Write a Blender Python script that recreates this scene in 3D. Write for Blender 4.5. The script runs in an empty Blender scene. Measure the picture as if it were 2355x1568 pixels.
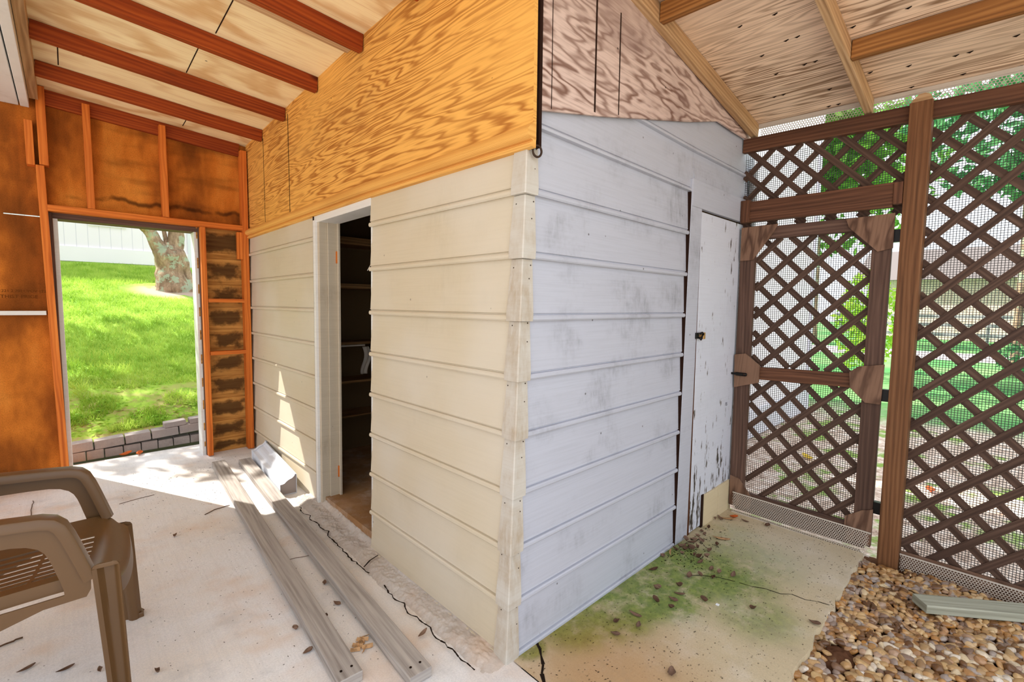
import bpy, bmesh, math, random
from mathutils import Vector, Matrix, noise as mnoise

random.seed(7)
C = bpy.context.scene
COL = C.collection
WORLD_ORIGIN = {}

# ------------------------------------------------------------------ helpers
def lin(r, g, b):
    def f(c):
        c /= 255.0
        return c / 12.92 if c <= 0.04045 else ((c + 0.055) / 1.055) ** 2.4
    return (f(r), f(g), f(b), 1.0)

def tag(o, label=None, cat=None, group=None, kind=None):
    if label: o['label'] = label
    if cat: o['category'] = cat
    if group: o['group'] = group
    if kind: o['kind'] = kind
    return o

def place(o, origin, parent):
    origin = Vector(origin)
    if parent is not None:
        o.parent = parent
        o.location = origin - WORLD_ORIGIN[parent.name]
    else:
        o.location = origin
    WORLD_ORIGIN[o.name] = origin

def empty(name, loc, label=None, cat=None, group=None, kind=None):
    o = bpy.data.objects.new(name, None)
    o.empty_display_size = 0.1
    COL.objects.link(o)
    place(o, loc, None)
    return tag(o, label, cat, group, kind)

def smooth(e0, e1, x):
    t = max(0.0, min(1.0, (x - e0) / (e1 - e0)))
    return t * t * (3 - 2 * t)

def floor_z(x, y):
    return 0.033 * max(0.0, y - 2.4) if x < 1.3 else 0.0

def warp(p):
    """the old shed is out of plumb: its corner leans a little"""
    x, y, z = p
    zz = min(max(z, 0.0), 2.06)
    t = max(0.0, min(1.0, (y - 1.32) / 1.2))
    s = max(0.0, min(1.0, (x - 1.24) / 1.35))
    dx = 0.020 * zz * (1 - t) * (1 - smooth(2.65, 2.8, x))
    dy = -0.021 * zz * (1 - s)
    return (x + dx, y + dy, z)

class MB:
    def __init__(s):
        s.v, s.f, s.uv = [], [], []
    def poly(s, pts, uvs=None):
        b = len(s.v)
        s.v += [tuple(p) for p in pts]
        s.f.append(tuple(range(b, b + len(pts))))
        s.uv.append(list(uvs) if uvs else [(p[0] + p[1] * .37, p[2] + p[1] * .2) for p in pts])
    def mesh(s, verts, faces, uvf=None):
        b = len(s.v)
        s.v += [tuple(p) for p in verts]
        for f in faces:
            s.f.append(tuple(b + i for i in f))
            s.uv.append([(uvf(verts[i]) if uvf else (verts[i][0] + verts[i][1] * .37, verts[i][2] + verts[i][1] * .2)) for i in f])
    def beam(s, p0, p1, w, h, up=(0, 0, 1), nseg=1):
        """w across (side), h along up; grain runs along p0-p1"""
        p0, p1 = Vector(p0), Vector(p1)
        d = (p1 - p0); L = d.length; d.normalize()
        upv = Vector(up); upv = (upv - d * upv.dot(d)).normalized()
        sd = d.cross(upv).normalized()
        uo, vo = random.uniform(0, 40), random.uniform(0, 40)
        ring = [(-w / 2, -h / 2), (w / 2, -h / 2), (w / 2, h / 2), (-w / 2, h / 2)]
        vs = []
        for k in range(nseg + 1):
            c = p0 + d * (L * k / nseg)
            vs += [c + sd * a + upv * b for a, b in ring]
        b0 = len(s.v)
        s.v += [tuple(v) for v in vs]
        per = [0, w, w + h, 2 * w + h, 2 * w + 2 * h]
        for k in range(nseg):
            u0, u1 = uo + L * k / nseg, uo + L * (k + 1) / nseg
            for j in range(4):
                a, bb = k * 4 + j, k * 4 + (j + 1) % 4
                s.f.append((b0 + a, b0 + a + 4, b0 + bb + 4, b0 + bb))
                s.uv.append([(u0, vo + per[j]), (u1, vo + per[j]), (u1, vo + per[j + 1]), (u0, vo + per[j + 1])])
        s.f.append((b0 + 0, b0 + 1, b0 + 2, b0 + 3)); s.uv.append([(uo + a * .2, vo + b) for a, b in ring])
        e = b0 + nseg * 4
        s.f.append((e + 3, e + 2, e + 1, e + 0)); s.uv.append([(uo + L + a * .2, vo + b) for a, b in reversed(ring)])
        return s
    def box(s, x0, x1, y0, y1, z0, z1, ax='x'):
        cx, cy, cz = (x0 + x1) / 2, (y0 + y1) / 2, (z0 + z1) / 2
        if ax == 'x': s.beam((x0, cy, cz), (x1, cy, cz), y1 - y0, z1 - z0)
        elif ax == 'y': s.beam((cx, y0, cz), (cx, y1, cz), x1 - x0, z1 - z0)
        else: s.beam((cx, cy, z0), (cx, cy, z1), x1 - x0, y1 - y0, up=(0, 1, 0))
        return s
    def prism(s, pts, vec, udir=(1, 0, 0), vdir=(0, 0, 1)):
        vec, udir, vdir = Vector(vec), Vector(udir), Vector(vdir)
        uo, vo = random.uniform(0, 40), random.uniform(0, 40)
        A = [Vector(p) for p in pts]; B = [p + vec for p in A]; n = len(A)
        b = len(s.v); s.v += [tuple(p) for p in A + B]
        u = lambda p: (uo + p.dot(udir), vo + p.dot(vdir))
        s.f.append(tuple(range(b, b + n))); s.uv.append([u(p) for p in A])
        s.f.append(tuple(range(b + 2 * n - 1, b + n - 1, -1))); s.uv.append([u(p) for p in reversed(B)])
        for i in range(n):
            j = (i + 1) % n
            s.f.append((b + i, b + n + i, b + n + j, b + j))
            s.uv.append([u(A[i]), (u(A[i])[0] + vec.length, u(A[i])[1]), (u(A[j])[0] + vec.length, u(A[j])[1]), u(A[j])])
        return s
    def tube(s, path, rad, n=8, cap=True):
        path = [Vector(p) for p in path]; b = len(s.v); m = len(path)
        up = Vector((0.13, 0.21, 1)).normalized(); acc = 0
        for i, p in enumerate(path):
            d = (path[min(i + 1, m - 1)] - path[max(i - 1, 0)]).normalized()
            a = d.cross(up)
            if a.length < 1e-3: a = d.cross(Vector((1, 0, 0)))
            a.normalize(); c = d.cross(a).normalized()
            r = rad[i] if isinstance(rad, (list, tuple)) else rad
            for k in range(n):
                t = 2 * math.pi * k / n
                s.v.append(tuple(p + a * (math.cos(t) * r) + c * (math.sin(t) * r)))
        for i in range(m - 1):
            L = (path[i + 1] - path[i]).length
            for k in range(n):
                q = b + i * n
                s.f.append((q + k, q + (k + 1) % n, q + n + (k + 1) % n, q + n + k))
                s.uv.append([(acc, k / n * .2), (acc, (k + 1) / n * .2), (acc + L, (k + 1) / n * .2), (acc + L, k / n * .2)])
            acc += L
        if cap:
            s.f.append(tuple(range(b + n - 1, b - 1, -1))); s.uv.append([(0, 0)] * n)
            q = b + (m - 1) * n
            s.f.append(tuple(range(q, q + n))); s.uv.append([(0, 0)] * n)
        return s
    def grid(s, fn, nu, nv, uvfn=None):
        b = len(s.v)
        for j in range(nv + 1):
            for i in range(nu + 1):
                s.v.append(tuple(fn(i / nu, j / nv)))
        for j in range(nv):
            for i in range(nu):
                q = b + j * (nu + 1) + i
                s.f.append((q, q + 1, q + nu + 2, q + nu + 1))
                cs = [(i, j), (i + 1, j), (i + 1, j + 1), (i, j + 1)]
                if uvfn: s.uv.append([uvfn(a / nu, c / nv) for a, c in cs])
                else: s.uv.append([(s.v[k][0] + s.v[k][1] * .37, s.v[k][2] + s.v[k][1] * .2) for k in s.f[-1]])
        return s
    def warp(s, fn=warp):
        s.v = [fn(p) for p in s.v]
        return s
    def build(s, name, mat, parent=None, bevel=0, shade=False, origin=None, solid=0, sub=0, weld=False):
        me = bpy.data.meshes.new(name)
        xs = [p[0] for p in s.v]; ys = [p[1] for p in s.v]; zs = [p[2] for p in s.v]
        if origin is None:
            origin = ((min(xs) + max(xs)) / 2, (min(ys) + max(ys)) / 2, min(zs))
        O = Vector(origin)
        me.from_pydata([tuple(Vector(p) - O) for p in s.v], [], s.f)
        uvl = me.uv_layers.new(name='UVMap')
        flat = []
        for u in s.uv:
            for a in u: flat += [a[0], a[1]]
        uvl.data.foreach_set('uv', flat)
        me.materials.append(mat)
        if weld:
            bm = bmesh.new(); bm.from_mesh(me); bmesh.ops.remove_doubles(bm, verts=bm.verts, dist=.0004)
            bmesh.ops.recalc_face_normals(bm, faces=bm.faces); bm.to_mesh(me); bm.free()
        me.update()
        if shade:
            me.polygons.foreach_set('use_smooth', [True] * len(me.polygons))
            if weld: me.set_sharp_from_angle(angle=.7)
        o = bpy.data.objects.new(name, me)
        COL.objects.link(o)
        place(o, O, parent)
        if bevel:
            m = o.modifiers.new('bevel', 'BEVEL'); m.width = bevel; m.segments = 2; m.limit_method = 'ANGLE'
        if solid:
            m = o.modifiers.new('solid', 'SOLIDIFY'); m.thickness = solid; m.offset = 0
            if weld and shade:
                m = o.modifiers.new('split', 'EDGE_SPLIT'); m.split_angle = .7
        if sub:
            m = o.modifiers.new('sub', 'SUBSURF'); m.levels = sub; m.render_levels = sub
        return o

# ------------------------------------------------------------------ materials
class Mat:
    def __init__(s, name, rough=0.6, spec=0.3):
        s.m = bpy.data.materials.new(name); s.m.use_nodes = True
        s.nt = s.m.node_tree; s.nt.nodes.clear()
        s.out = s.nt.nodes.new('ShaderNodeOutputMaterial')
        s.b = s.nt.nodes.new('ShaderNodeBsdfPrincipled')
        s.nt.links.new(s.b.outputs[0], s.out.inputs[0])
        s.b.inputs['Roughness'].default_value = rough
        s.b.inputs['Specular IOR Level'].default_value = spec
    def set(s, sock, v):
        if isinstance(v, bpy.types.NodeSocket): s.nt.links.new(v, sock)
        elif v is not None: sock.default_value = v
    def node(s, t, **kw):
        n = s.nt.nodes.new(t)
        for k, v in kw.items(): setattr(n, k, v)
        return n
    def uv(s):
        return s.node('ShaderNodeUVMap', uv_map='UVMap').outputs[0]
    def pos(s):
        return s.node('ShaderNodeNewGeometry').outputs['Position']
    def rnd(s):
        return s.node('ShaderNodeObjectInfo').outputs['Random']
    def map(s, v, scale=(1, 1, 1), loc=(0, 0, 0), rot=(0, 0, 0)):
        n = s.node('ShaderNodeMapping'); s.set(n.inputs[0], v)
        n.inputs['Scale'].default_value = scale; n.inputs['Location'].default_value = loc; n.inputs['Rotation'].default_value = rot
        return n.outputs[0]
    def noise(s, v, scale=5, detail=3, rough=.5, dist=0):
        n = s.node('ShaderNodeTexNoise'); s.set(n.inputs['Vector'], v)
        n.inputs['Scale'].default_value = scale; n.inputs['Detail'].default_value = detail
        n.inputs['Roughness'].default_value = rough; n.inputs['Distortion'].default_value = dist
        return n.outputs[0]
    def voro(s, v, scale=5, feature='F1', rand=1):
        n = s.node('ShaderNodeTexVoronoi', feature=feature); s.set(n.inputs['Vector'], v)
        n.inputs['Scale'].default_value = scale; n.inputs['Randomness'].default_value = rand
        return n.outputs['Distance']
    def math(s, op, a, b=None, c=None, clamp=False):
        n = s.node('ShaderNodeMath', operation=op); n.use_clamp = clamp
        s.set(n.inputs[0], a)
        if b is not None: s.set(n.inputs[1], b)
        if c is not None: s.set(n.inputs[2], c)
        return n.outputs[0]
    def step(s, v, a, b):
        """smoothstep of v between a and b (a may exceed b)"""
        n = s.node('ShaderNodeMapRange', interpolation_type='SMOOTHSTEP'); s.set(n.inputs[0], v)
        if a < b:
            n.inputs[1].default_value = a; n.inputs[2].default_value = b
            return n.outputs[0]
        n.inputs[1].default_value = b; n.inputs[2].default_value = a
        n.inputs[3].default_value = 1; n.inputs[4].default_value = 0
        return n.outputs[0]
    def mix(s, f, a, b, mode='MIX'):
        n = s.node('ShaderNodeMix', data_type='RGBA', blend_type=mode)
        s.set(n.inputs[0], f); s.set(n.inputs[6], a); s.set(n.inputs[7], b)
        return n.outputs[2]
    def ramp(s, f, stops):
        n = s.node('ShaderNodeValToRGB'); s.set(n.inputs[0], f)
        e = n.color_ramp.elements
        while len(e) < len(stops): e.new(0.5)
        for k, (p, c) in enumerate(stops):
            e[k].position = p; e[k].color = c
        return n.outputs[0]
    def sep(s, v):
        n = s.node('ShaderNodeSeparateXYZ'); s.set(n.inputs[0], v); return n.outputs
    def bump(s, h, strength=.3, dist=.01):
        n = s.node('ShaderNodeBump'); n.inputs['Strength'].default_value = strength; n.inputs['Distance'].default_value = dist
        s.set(n.inputs['Height'], h); s.nt.links.new(n.outputs[0], s.b.inputs['Normal'])
    def col(s, v):
        s.set(s.b.inputs['Base Color'], v); return s

def plain(name, c, rough=.6, spec=.3, metal=0):
    m = Mat(name, rough, spec); m.col(c); m.b.inputs['Metallic'].default_value = metal
    return m.m

def wood(name, light, mid, dark, rough=.65, knots=.5, grain=1.0, streak=None, bump=.25):
    m = Mat(name, rough, .25); uv = m.uv()
    warpn = m.noise(m.map(uv, (.8, 7, 1)), 1, 3)
    g1 = m.noise(m.map(uv, (1.6, 46, 1)), 1, 5, .6, .6)
    rings = m.math('PINGPONG', m.math('MULTIPLY_ADD', m.sep(uv)[1], 85.0, m.math('MULTIPLY', warpn, 9.0)), 1.0)
    K = .62 + .3 * grain; g = m.math('ADD', m.math('MULTIPLY', g1, .62 / K), m.math('MULTIPLY', rings, .3 * grain / K))
    c = m.ramp(g, [(.22, dark), (.5, mid), (.78, light)])
    big = m.noise(m.map(uv, (.9, 3.0, 1), (3, 8, 0)), 1, 3)
    c = m.mix(m.math('MULTIPLY', m.step(big, .42, .75), .45), c, dark if streak is None else streak)
    if knots:
        kd = m.voro(m.map(uv, (1.5, 5.2, 1), (.3, .7, 0)), 1)
        k = m.math('MULTIPLY', m.step(kd, .13, .04), knots)
        c = m.mix(k, c, tuple(x * .3 for x in dark[:3]) + (1,))
    m.col(c); m.bump(g, bump, .003)
    return m.m

def plywood(name, base, dark, stain, freq=34, strength=.6, su=.55, sv=1.7, specks=1.0, staincov=(.5, .8), stainamt=.5, rough=.7):
    m = Mat(name, rough, .2); uv = m.uv()
    n = m.noise(m.map(uv, (su, sv, 1)), 1, 4.5, .52, .15)
    rings = m.math('PINGPONG', m.math('MULTIPLY', n, freq), 1.0)
    lines = m.math('POWER', m.step(rings, .1, 1.0), 1.4)
    amt = m.noise(m.map(uv, (.8, 1.4, 1), (5, 2, 0)), 1, 2)
    amt = m.math('MULTIPLY', m.step(amt, .25, .6), strength)
    fine = m.noise(m.map(uv, (3, 90, 1)), 1, 4, .6)
    c = m.mix(m.math('MULTIPLY', lines, amt), base, dark)
    c = m.mix(m.math('MULTIPLY', m.step(fine, .45, .75), .4), c, dark)
    st = m.noise(m.map(uv, (1.0, 2.2, 1), (9, 4, 0)), 1, 4, .62)
    c = m.mix(m.math('MULTIPLY', m.step(st, *staincov), stainamt), c, stain)
    if specks:
        sp = m.voro(m.map(uv, (5.0, 7.5, 1), (.2, .1, 0)), 1)
        c = m.mix(m.math('MULTIPLY', m.step(sp, .045, .02), specks), c, lin(40, 24, 14))
    m.col(c); m.bump(m.math('ADD', m.math('MULTIPLY', lines, .5), fine), .2, .002)
    return m.m

def painted(name, base, grime, amount=.5, peel=0.0, dots=.6, cover=(.48, .75), tone=None):
    m = Mat(name, .5, .35); p = m.pos()
    br = m.noise(m.map(p, (3, 3, 120)), 1, 3, .6)
    gr = m.noise(m.map(p, (2.2, 2.2, 3.2), (1.7, .3, .9)), 1, 5, .68)
    gr2 = m.noise(m.map(p, (40, 40, 9)), 1, 4, .7)
    c = m.mix(m.math('MULTIPLY', m.step(br, .35, .8), .12), base, grime)
    g = m.math('MULTIPLY', m.step(gr, *cover), m.step(gr2, .2, .75))
    c = m.mix(m.math('MULTIPLY', g, amount), c, grime)
    if tone:
        c = m.mix(m.math('MULTIPLY', m.step(m.noise(p, 1.6, 2), .35, .7), .5), c, tone)
    if dots:
        d = m.voro(m.map(p, (7.5, 7.5, 7.5), (.23, .4, .1)), 1)
        c = m.mix(m.math('MULTIPLY', m.step(d, .05, .025), dots), c, lin(52, 38, 28))
    if peel:
        f = m.noise(m.map(p, (34, 34, 7)), 1, 4, .62)
        zz = m.sep(p)[2]
        w = m.math('ADD', m.math('MULTIPLY', m.step(zz, .9, .1), .10), m.math('MULTIPLY', m.noise(p, 2.2, 2), .12))
        c = m.mix(m.step(m.math('ADD', f, w), .70, .74), c, lin(120, 112, 105))
        c = m.mix(m.step(m.math('ADD', f, w), .745, .77), c, lin(52, 46, 42))
    m.col(c); m.bump(m.math('ADD', br, m.math('MULTIPLY', gr2, .4)), .08, .002)
    return m.m

def blob(m, p, x, y, r, soft=.6):
    """1 inside a round patch on the ground, fading to 0"""
    n = m.node('ShaderNodeVectorMath', operation='DISTANCE'); m.set(n.inputs[0], m.map(p, (1, 1, 0))); n.inputs[1].default_value = (x, y, 0)
    return m.step(n.outputs['Value'], r, r * (1 - soft))

def concrete(name, base, tint, moss=False):
    m = Mat(name, .85, .15); p = m.pos()
    a = m.noise(p, 1.3, 4, .6); b = m.noise(m.map(p, (1, 1, 1), (4, 2, 0)), 5, 5, .65); f = m.noise(p, 140, 3, .7)
    c = m.mix(m.step(a, .35, .72), base, tint)
    c = m.mix(m.math('MULTIPLY', m.step(b, .45, .75), .35), c, lin(236, 228, 218))
    c = m.mix(m.math('MULTIPLY', m.step(f, .35, .7), .35), c, tuple(x * .62 for x in base[:3]) + (1,))
    br = m.noise(m.map(p, (90, 2.5, 1), (0, 0, 0), (0, 0, .2)), 1, 2)
    c = m.mix(m.math('MULTIPLY', m.step(br, .45, .7), .12), c, tuple(x * .6 for x in base[:3]) + (1,))
    if moss:
        nz = m.noise(p, 7, 5, .7); sum_ = None
        for x, y, r, k in [(2.2, 1.24, .5, 1.), (2.0, 1.27, .4, 1.), (1.82, 1.26, .36, .9), (1.62, 1.28, .3, .6), (2.4, 1.2, .45, .9), (2.5, 1.0, .5, .5), (2.8, .95, .5, .34), (2.3, .74, .35, .36), (1.36, 1.31, .12, .7), (3.0, 1.1, .35, .25)]:
            q = m.math('MULTIPLY', blob(m, p, x, y, r, .8), k)
            sum_ = q if sum_ is None else m.math('MAXIMUM', sum_, q)
        g = m.math('MULTIPLY', m.step(sum_, .02, .55), m.step(nz, .22, .55))
        c = m.mix(m.math('MULTIPLY', g, .85), c, m.mix(m.step(m.noise(p, 26, 4, .7), .35, .7), lin(80, 114, 36), lin(124, 146, 58)))
        o = blob(m, p, 1.45, .95, .6, .9)
        c = m.mix(m.math('MULTIPLY', o, .55), c, lin(178, 122, 62))
        gy = blob(m, p, 3.05, .75, .55, .9)
        c = m.mix(m.math('MULTIPLY', gy, .4), c, lin(204, 198, 182))
        sp = m.voro(m.map(p, (38, 60, 1)), 1)
        c = m.mix(m.math('MULTIPLY', m.math('MULTIPLY', m.step(sp, .26, .10), .85), m.step(m.noise(p, 21, 4, .7), .42, .6)), c, lin(58, 46, 34))
    else:
        o = m.math('MULTIPLY', m.step(m.noise(m.map(p, (1, 1, 1), (2, 7, 0)), 1.7, 4, .6), .5, .72), .5)
        c = m.mix(o, c, lin(214, 176, 140))
        sp = m.voro(m.map(p, (13, 17, 1)), 1)
        c = m.mix(m.math('MULTIPLY', m.step(sp, .06, .03), .8), c, lin(60, 48, 38))
    sm = m.noise(m.map(p, (1, 1, 1), (8, 1, 3)), 3.4, 6, .72)
    c = m.mix(m.math('MULTIPLY', m.step(sm, .5, .72), .36), c, tuple(x * .5 for x in base[:3]) + (1,))
    m.col(c); m.bump(m.math('ADD', f, m.math('MULTIPLY', b, .5)), .25, .004)
    return m.m

def sheathing(name):
    m = Mat(name, .85, .1); p = m.pos()
    a = m.noise(m.map(p, (2.6, 2.6, 1.1)), 1, 4, .62); f = m.noise(p, 160, 3, .7)
    c = m.ramp(a, [(.25, lin(88, 48, 18)), (.44, lin(152, 84, 30)), (.57, lin(206, 120, 44)), (.74, lin(236, 154, 66))])
    s = m.noise(m.map(p, (9, 9, .35)), 1, 3)
    c = m.mix(m.math('MULTIPLY', m.step(s, .55, .72), .5), c, lin(190, 104, 34))
    s2 = m.noise(m.map(p, (1.2, 1.2, 5.5), (3, 0, .2)), 1, 3)
    c = m.mix(m.math('MULTIPLY', m.step(s2, .52, .7), .5), c, lin(74, 42, 16))
    xyz = m.sep(p)
    # tide line left by a leak above the door head
    wave = m.math('MULTIPLY_ADD', m.noise(m.map(p, (5, 0, 0)), 1, 3), .16, -.08)
    d = m.math('SUBTRACT', xyz[2], m.math('ADD', wave, 2.235))
    ring = m.math('MULTIPLY', m.step(m.math('ABSOLUTE', d), .028, .004), m.step(xyz[0], -.12, 0))
    c = m.mix(m.math('MULTIPLY', m.math('MULTIPLY', ring, m.step(m.noise(m.map(p, (4, 4, 4), (2, 2, 2)), 1, 3), .38, .55)), .75), c, lin(44, 22, 8))
    c = m.mix(m.math('MULTIPLY', m.step(f, .4, .7), .3), c, lin(60, 32, 12))
    m.col(c); m.bump(f, .2, .002)
    return m.m

def stained_plank(name):
    m = Mat(name, .8, .15); uv = m.uv(); xy = m.sep(uv)
    nz = m.noise(m.map(m.pos(), (9, 9, 9)), 1, 4, .62)
    dx = m.math('ABSOLUTE', m.math('SUBTRACT', xy[0], .5)); dy = m.math('ABSOLUTE', m.math('SUBTRACT', m.math('FRACT', xy[1]), .55))
    d = m.math('MAXIMUM', m.math('MULTIPLY', dx, 1.0), m.math('MULTIPLY', dy, 1.15))
    v = m.math('ADD', d, m.math('MULTIPLY_ADD', nz, .9, -.42))
    base = m.ramp(m.noise(m.map(m.pos(), (4, 4, 50)), 1, 4), [(.3, lin(150, 98, 44)), (.7, lin(206, 150, 80))])
    c = m.mix(m.math('MULTIPLY', m.step(v, .46, .2), .85), base, lin(62, 40, 20))
    m.col(c); return m.m

M = {}
M['siding_warm_lit'] = painted('siding_warm_lit', lin(205, 191, 166), lin(166, 150, 120), .25, dots=.5, tone=lin(214, 206, 194))  # presumed same paint as the right wall; warm bounce light put into the colour
M['siding_white'] = painted('siding_white', lin(189, 191, 202), lin(104, 102, 106), .6, dots=.75)
M['corner_paint'] = painted('corner_paint', lin(200, 194, 184), lin(158, 130, 92), .7, dots=.5, cover=(.36, .66))
M['door_white'] = painted('door_white', lin(214, 217, 228), lin(168, 168, 176), .3, peel=1, dots=.3)
M['trim_white'] = painted('trim_white', lin(226, 224, 220), lin(150, 138, 120), .45, dots=.3)
M['jamb_paint'] = painted('jamb_paint', lin(196, 182, 160), lin(120, 100, 76), .5, dots=.2)
M['ply_orange'] = plywood('ply_orange', lin(238, 178, 92), lin(160, 92, 30), lin(170, 128, 74), 62, .85, .34, 3.6, .8, (.52, .8), .55)
M['ply_grey'] = plywood('ply_grey', lin(218, 192, 180), lin(112, 74, 58), lin(122, 92, 86), 44, .95, .7, 2.6, .8, (.45, .72), .75)
M['ply_ceiling'] = plywood('ply_ceiling', lin(255, 236, 188), lin(206, 150, 84), lin(246, 208, 146), 18, .62, .7, 1.5, 1.0, (.6, .9), .3)
M['ply_roof'] = plywood('ply_roof', lin(246, 216, 186), lin(132, 96, 66), lin(186, 162, 142), 54, .9, .28, 3.4, .0, (.5, .8), .5)
M['stud'] = wood('stud', lin(232, 140, 60), lin(214, 116, 42), lin(170, 78, 24), knots=.6, grain=.6)
M['rafter'] = wood('rafter', lin(178, 88, 30), lin(148, 62, 18), lin(106, 38, 9), knots=.8, grain=.6)
M['blocking'] = wood('blocking', lin(182, 128, 72), lin(152, 100, 50), lin(108, 66, 32), knots=.4)
M['rafter_roof'] = wood('rafter_roof', lin(218, 184, 144), lin(190, 152, 110), lin(146, 110, 76), knots=.5, grain=.6)
M['lattice'] = wood('lattice', lin(112, 86, 72), lin(84, 62, 50), lin(54, 37, 29), knots=.3, grain=.5)
M['gate_wood'] = wood('gate_wood', lin(124, 96, 80), lin(96, 70, 58), lin(60, 42, 33), knots=.4, grain=.5)
M['gusset'] = plywood('gusset', lin(134, 102, 82), lin(72, 48, 36), lin(94, 66, 50), 22, .8, .9, 3.5, .5)
M['beam'] = wood('beam', lin(126, 84, 60), lin(98, 62, 42), lin(60, 36, 23), knots=.3, grain=.6)
M['post'] = wood('post', lin(142, 100, 66), lin(116, 76, 46), lin(74, 46, 26), knots=.3, grain=.6)
M['lumber'] = wood('lumber', lin(196, 188, 180), lin(166, 158, 152), lin(112, 102, 95), .8, .15, .25, streak=lin(176, 168, 160))
M['lumber_green'] = wood('lumber_green', lin(196, 196, 178), lin(164, 164, 146), lin(118, 116, 98), .8, .1, .25)
M['plank_stain'] = stained_plank('plank_stain')
M['sheathing'] = sheathing('sheathing')
M['slab'] = concrete('slab', lin(238, 237, 239), lin(232, 222, 212))
M['pad'] = concrete('pad', lin(208, 190, 158), lin(198, 180, 146), True)
M['footing'] = concrete('footing', lin(206, 200, 196), lin(190, 176, 164))
M['block'] = concrete('block', lin(170, 160, 156), lin(150, 140, 138))
M['dark_gap'] = plain('dark_gap', lin(44, 26, 18), .9, .1)
M['rot'] = plain('rot', lin(86, 52, 32), .9, .1)
M['crack'] = plain('crack', lin(38, 28, 22), .95, .05)
M['closet_dark'] = plain('closet_dark', lin(116, 92, 64), .9, .1)
M['closet_floor'] = concrete('closet_floor', lin(170, 128, 88), lin(150, 110, 72))
M['mould'] = wood('mould', lin(246, 192, 108), lin(232, 172, 90), lin(196, 132, 58), knots=0)
M['shelf'] = wood('shelf', lin(190, 150, 100), lin(160, 120, 76), lin(110, 78, 46))
M['wire'] = plain('wire', lin(52, 46, 46), .5, .4)
M['guard'] = plain('guard', lin(196, 184, 170), .55, .3)
M['black_metal'] = plain('black_metal', lin(26, 24, 24), .4, .5, .6)
M['rust'] = plain('rust', lin(62, 44, 32), .6, .4, .5)
M['brass'] = plain('brass', lin(206, 160, 96), .4, .5, .6)
M['gutter_white'] = plain('gutter_white', lin(222, 228, 238), .4, .4)
M['gutter_cap_shade'] = plain('gutter_cap_shade', lin(150, 136, 128), .6, .3)  # near cap of the white gutter, its shade put into a browner colour
M['cream_board'] = painted('cream_board', lin(218, 200, 164), lin(168, 144, 104), .4, dots=.7)
M['string'] = plain('string', lin(220, 210, 196), .8)
M['ink'] = plain('ink', lin(104, 58, 22), .9, .05)
M['pencil'] = plain('pencil', lin(96, 94, 104), .9, .05)
M['twig'] = plain('twig', lin(96, 72, 54), .9, .1)
M['chip'] = plain('chip', lin(236, 238, 240), .6)
M['soil'] = plain('soil', lin(92, 62, 44), .95, .05)

def chair_mat():
    m = Mat('chair_plastic', .36, .5); p = m.pos()
    m.col(m.mix(m.noise(p, 3, 2), lin(110, 80, 48), lin(94, 66, 38)))
    m.bump(m.noise(p, 320, 2), .08, .001)
    return m.m
M['chair'] = chair_mat()

def pebble_mat():
    m = Mat('pebble', .32, .5); r = m.rnd()
    c = m.ramp(r, [(0, lin(92, 60, 34)), (.18, lin(164, 118, 68)), (.36, lin(202, 168, 118)), (.5, lin(118, 84, 58)), (.64, lin(170, 156, 146)), (.76, lin(180, 124, 54)), (.88, lin(216, 194, 156)), (1, lin(224, 214, 202))])
    t = m.node('ShaderNodeTexCoord').outputs['Object']
    n = m.noise(t, 90, 4, .65); c = m.mix(m.math('MULTIPLY', m.step(n, .45, .75), .45), c, lin(110, 72, 44))
    m.col(c); m.bump(n, .15, .002); return m.m
M['pebble'] = pebble_mat()
def pebble_bed_mat():
    m = Mat('pebble_bed', .34, .5); p = m.pos()
    n = m.node('ShaderNodeTexVoronoi'); m.set(n.inputs['Vector'], p); n.inputs['Scale'].default_value = 28
    r = m.sep(n.outputs['Color'])[0]
    c = m.ramp(r, [(0, lin(92, 60, 34)), (.2, lin(164, 118, 68)), (.42, lin(202, 168, 118)), (.58, lin(118, 84, 58)), (.75, lin(170, 156, 146)), (.88, lin(180, 124, 54)), (1, lin(216, 194, 156))])
    m.col(c); return m.m
M['pebble_bed'] = pebble_bed_mat()

def leaf_mat(name, a, b):
    m = Mat(name, .7, .2); r = m.rnd()
    c = m.mix(r, a, b)
    n = m.noise(m.node('ShaderNodeTexCoord').outputs['Object'], 60, 3)
    c = m.mix(m.math('MULTIPLY', m.step(n, .45, .7), .4), c, lin(60, 40, 28))
    m.col(c); return m.m
M['dry_leaf'] = leaf_mat('dry_leaf', lin(84, 58, 42), lin(134, 106, 88))
M['tan_leaf'] = leaf_mat('tan_leaf', lin(198, 156, 112), lin(176, 136, 98))
M['orange_leaf'] = leaf_mat('orange_leaf', lin(206, 104, 46), lin(190, 86, 36))
M['yellow_leaf'] = leaf_mat('yellow_leaf', lin(228, 190, 40), lin(236, 200, 70))

def foliage_mat(name, a, b):
    m = Mat(name, .6, .2); p = m.pos()
    c = m.mix(m.step(m.noise(p, 3.0, 3), .35, .65), a, b)
    m.col(c)
    tr = m.node('ShaderNodeBsdfTranslucent'); m.set(tr.inputs[0], c)
    mx = m.node('ShaderNodeMixShader'); mx.inputs[0].default_value = .4
    m.nt.links.new(m.b.outputs[0], mx.inputs[1]); m.nt.links.new(tr.outputs[0], mx.inputs[2]); m.nt.links.new(mx.outputs[0], m.out.inputs[0])
    return m.m
M['leaves'] = foliage_mat('leaves', lin(70, 128, 40), lin(120, 176, 66))
M['leaves_teal'] = foliage_mat('leaves_teal', lin(60, 124, 76), lin(120, 180, 120))
M['leaves_lime'] = foliage_mat('leaves_lime', lin(140, 190, 50), lin(186, 216, 84))
M['grass'] = foliage_mat('grass', lin(150, 186, 66), lin(196, 220, 104))

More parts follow.
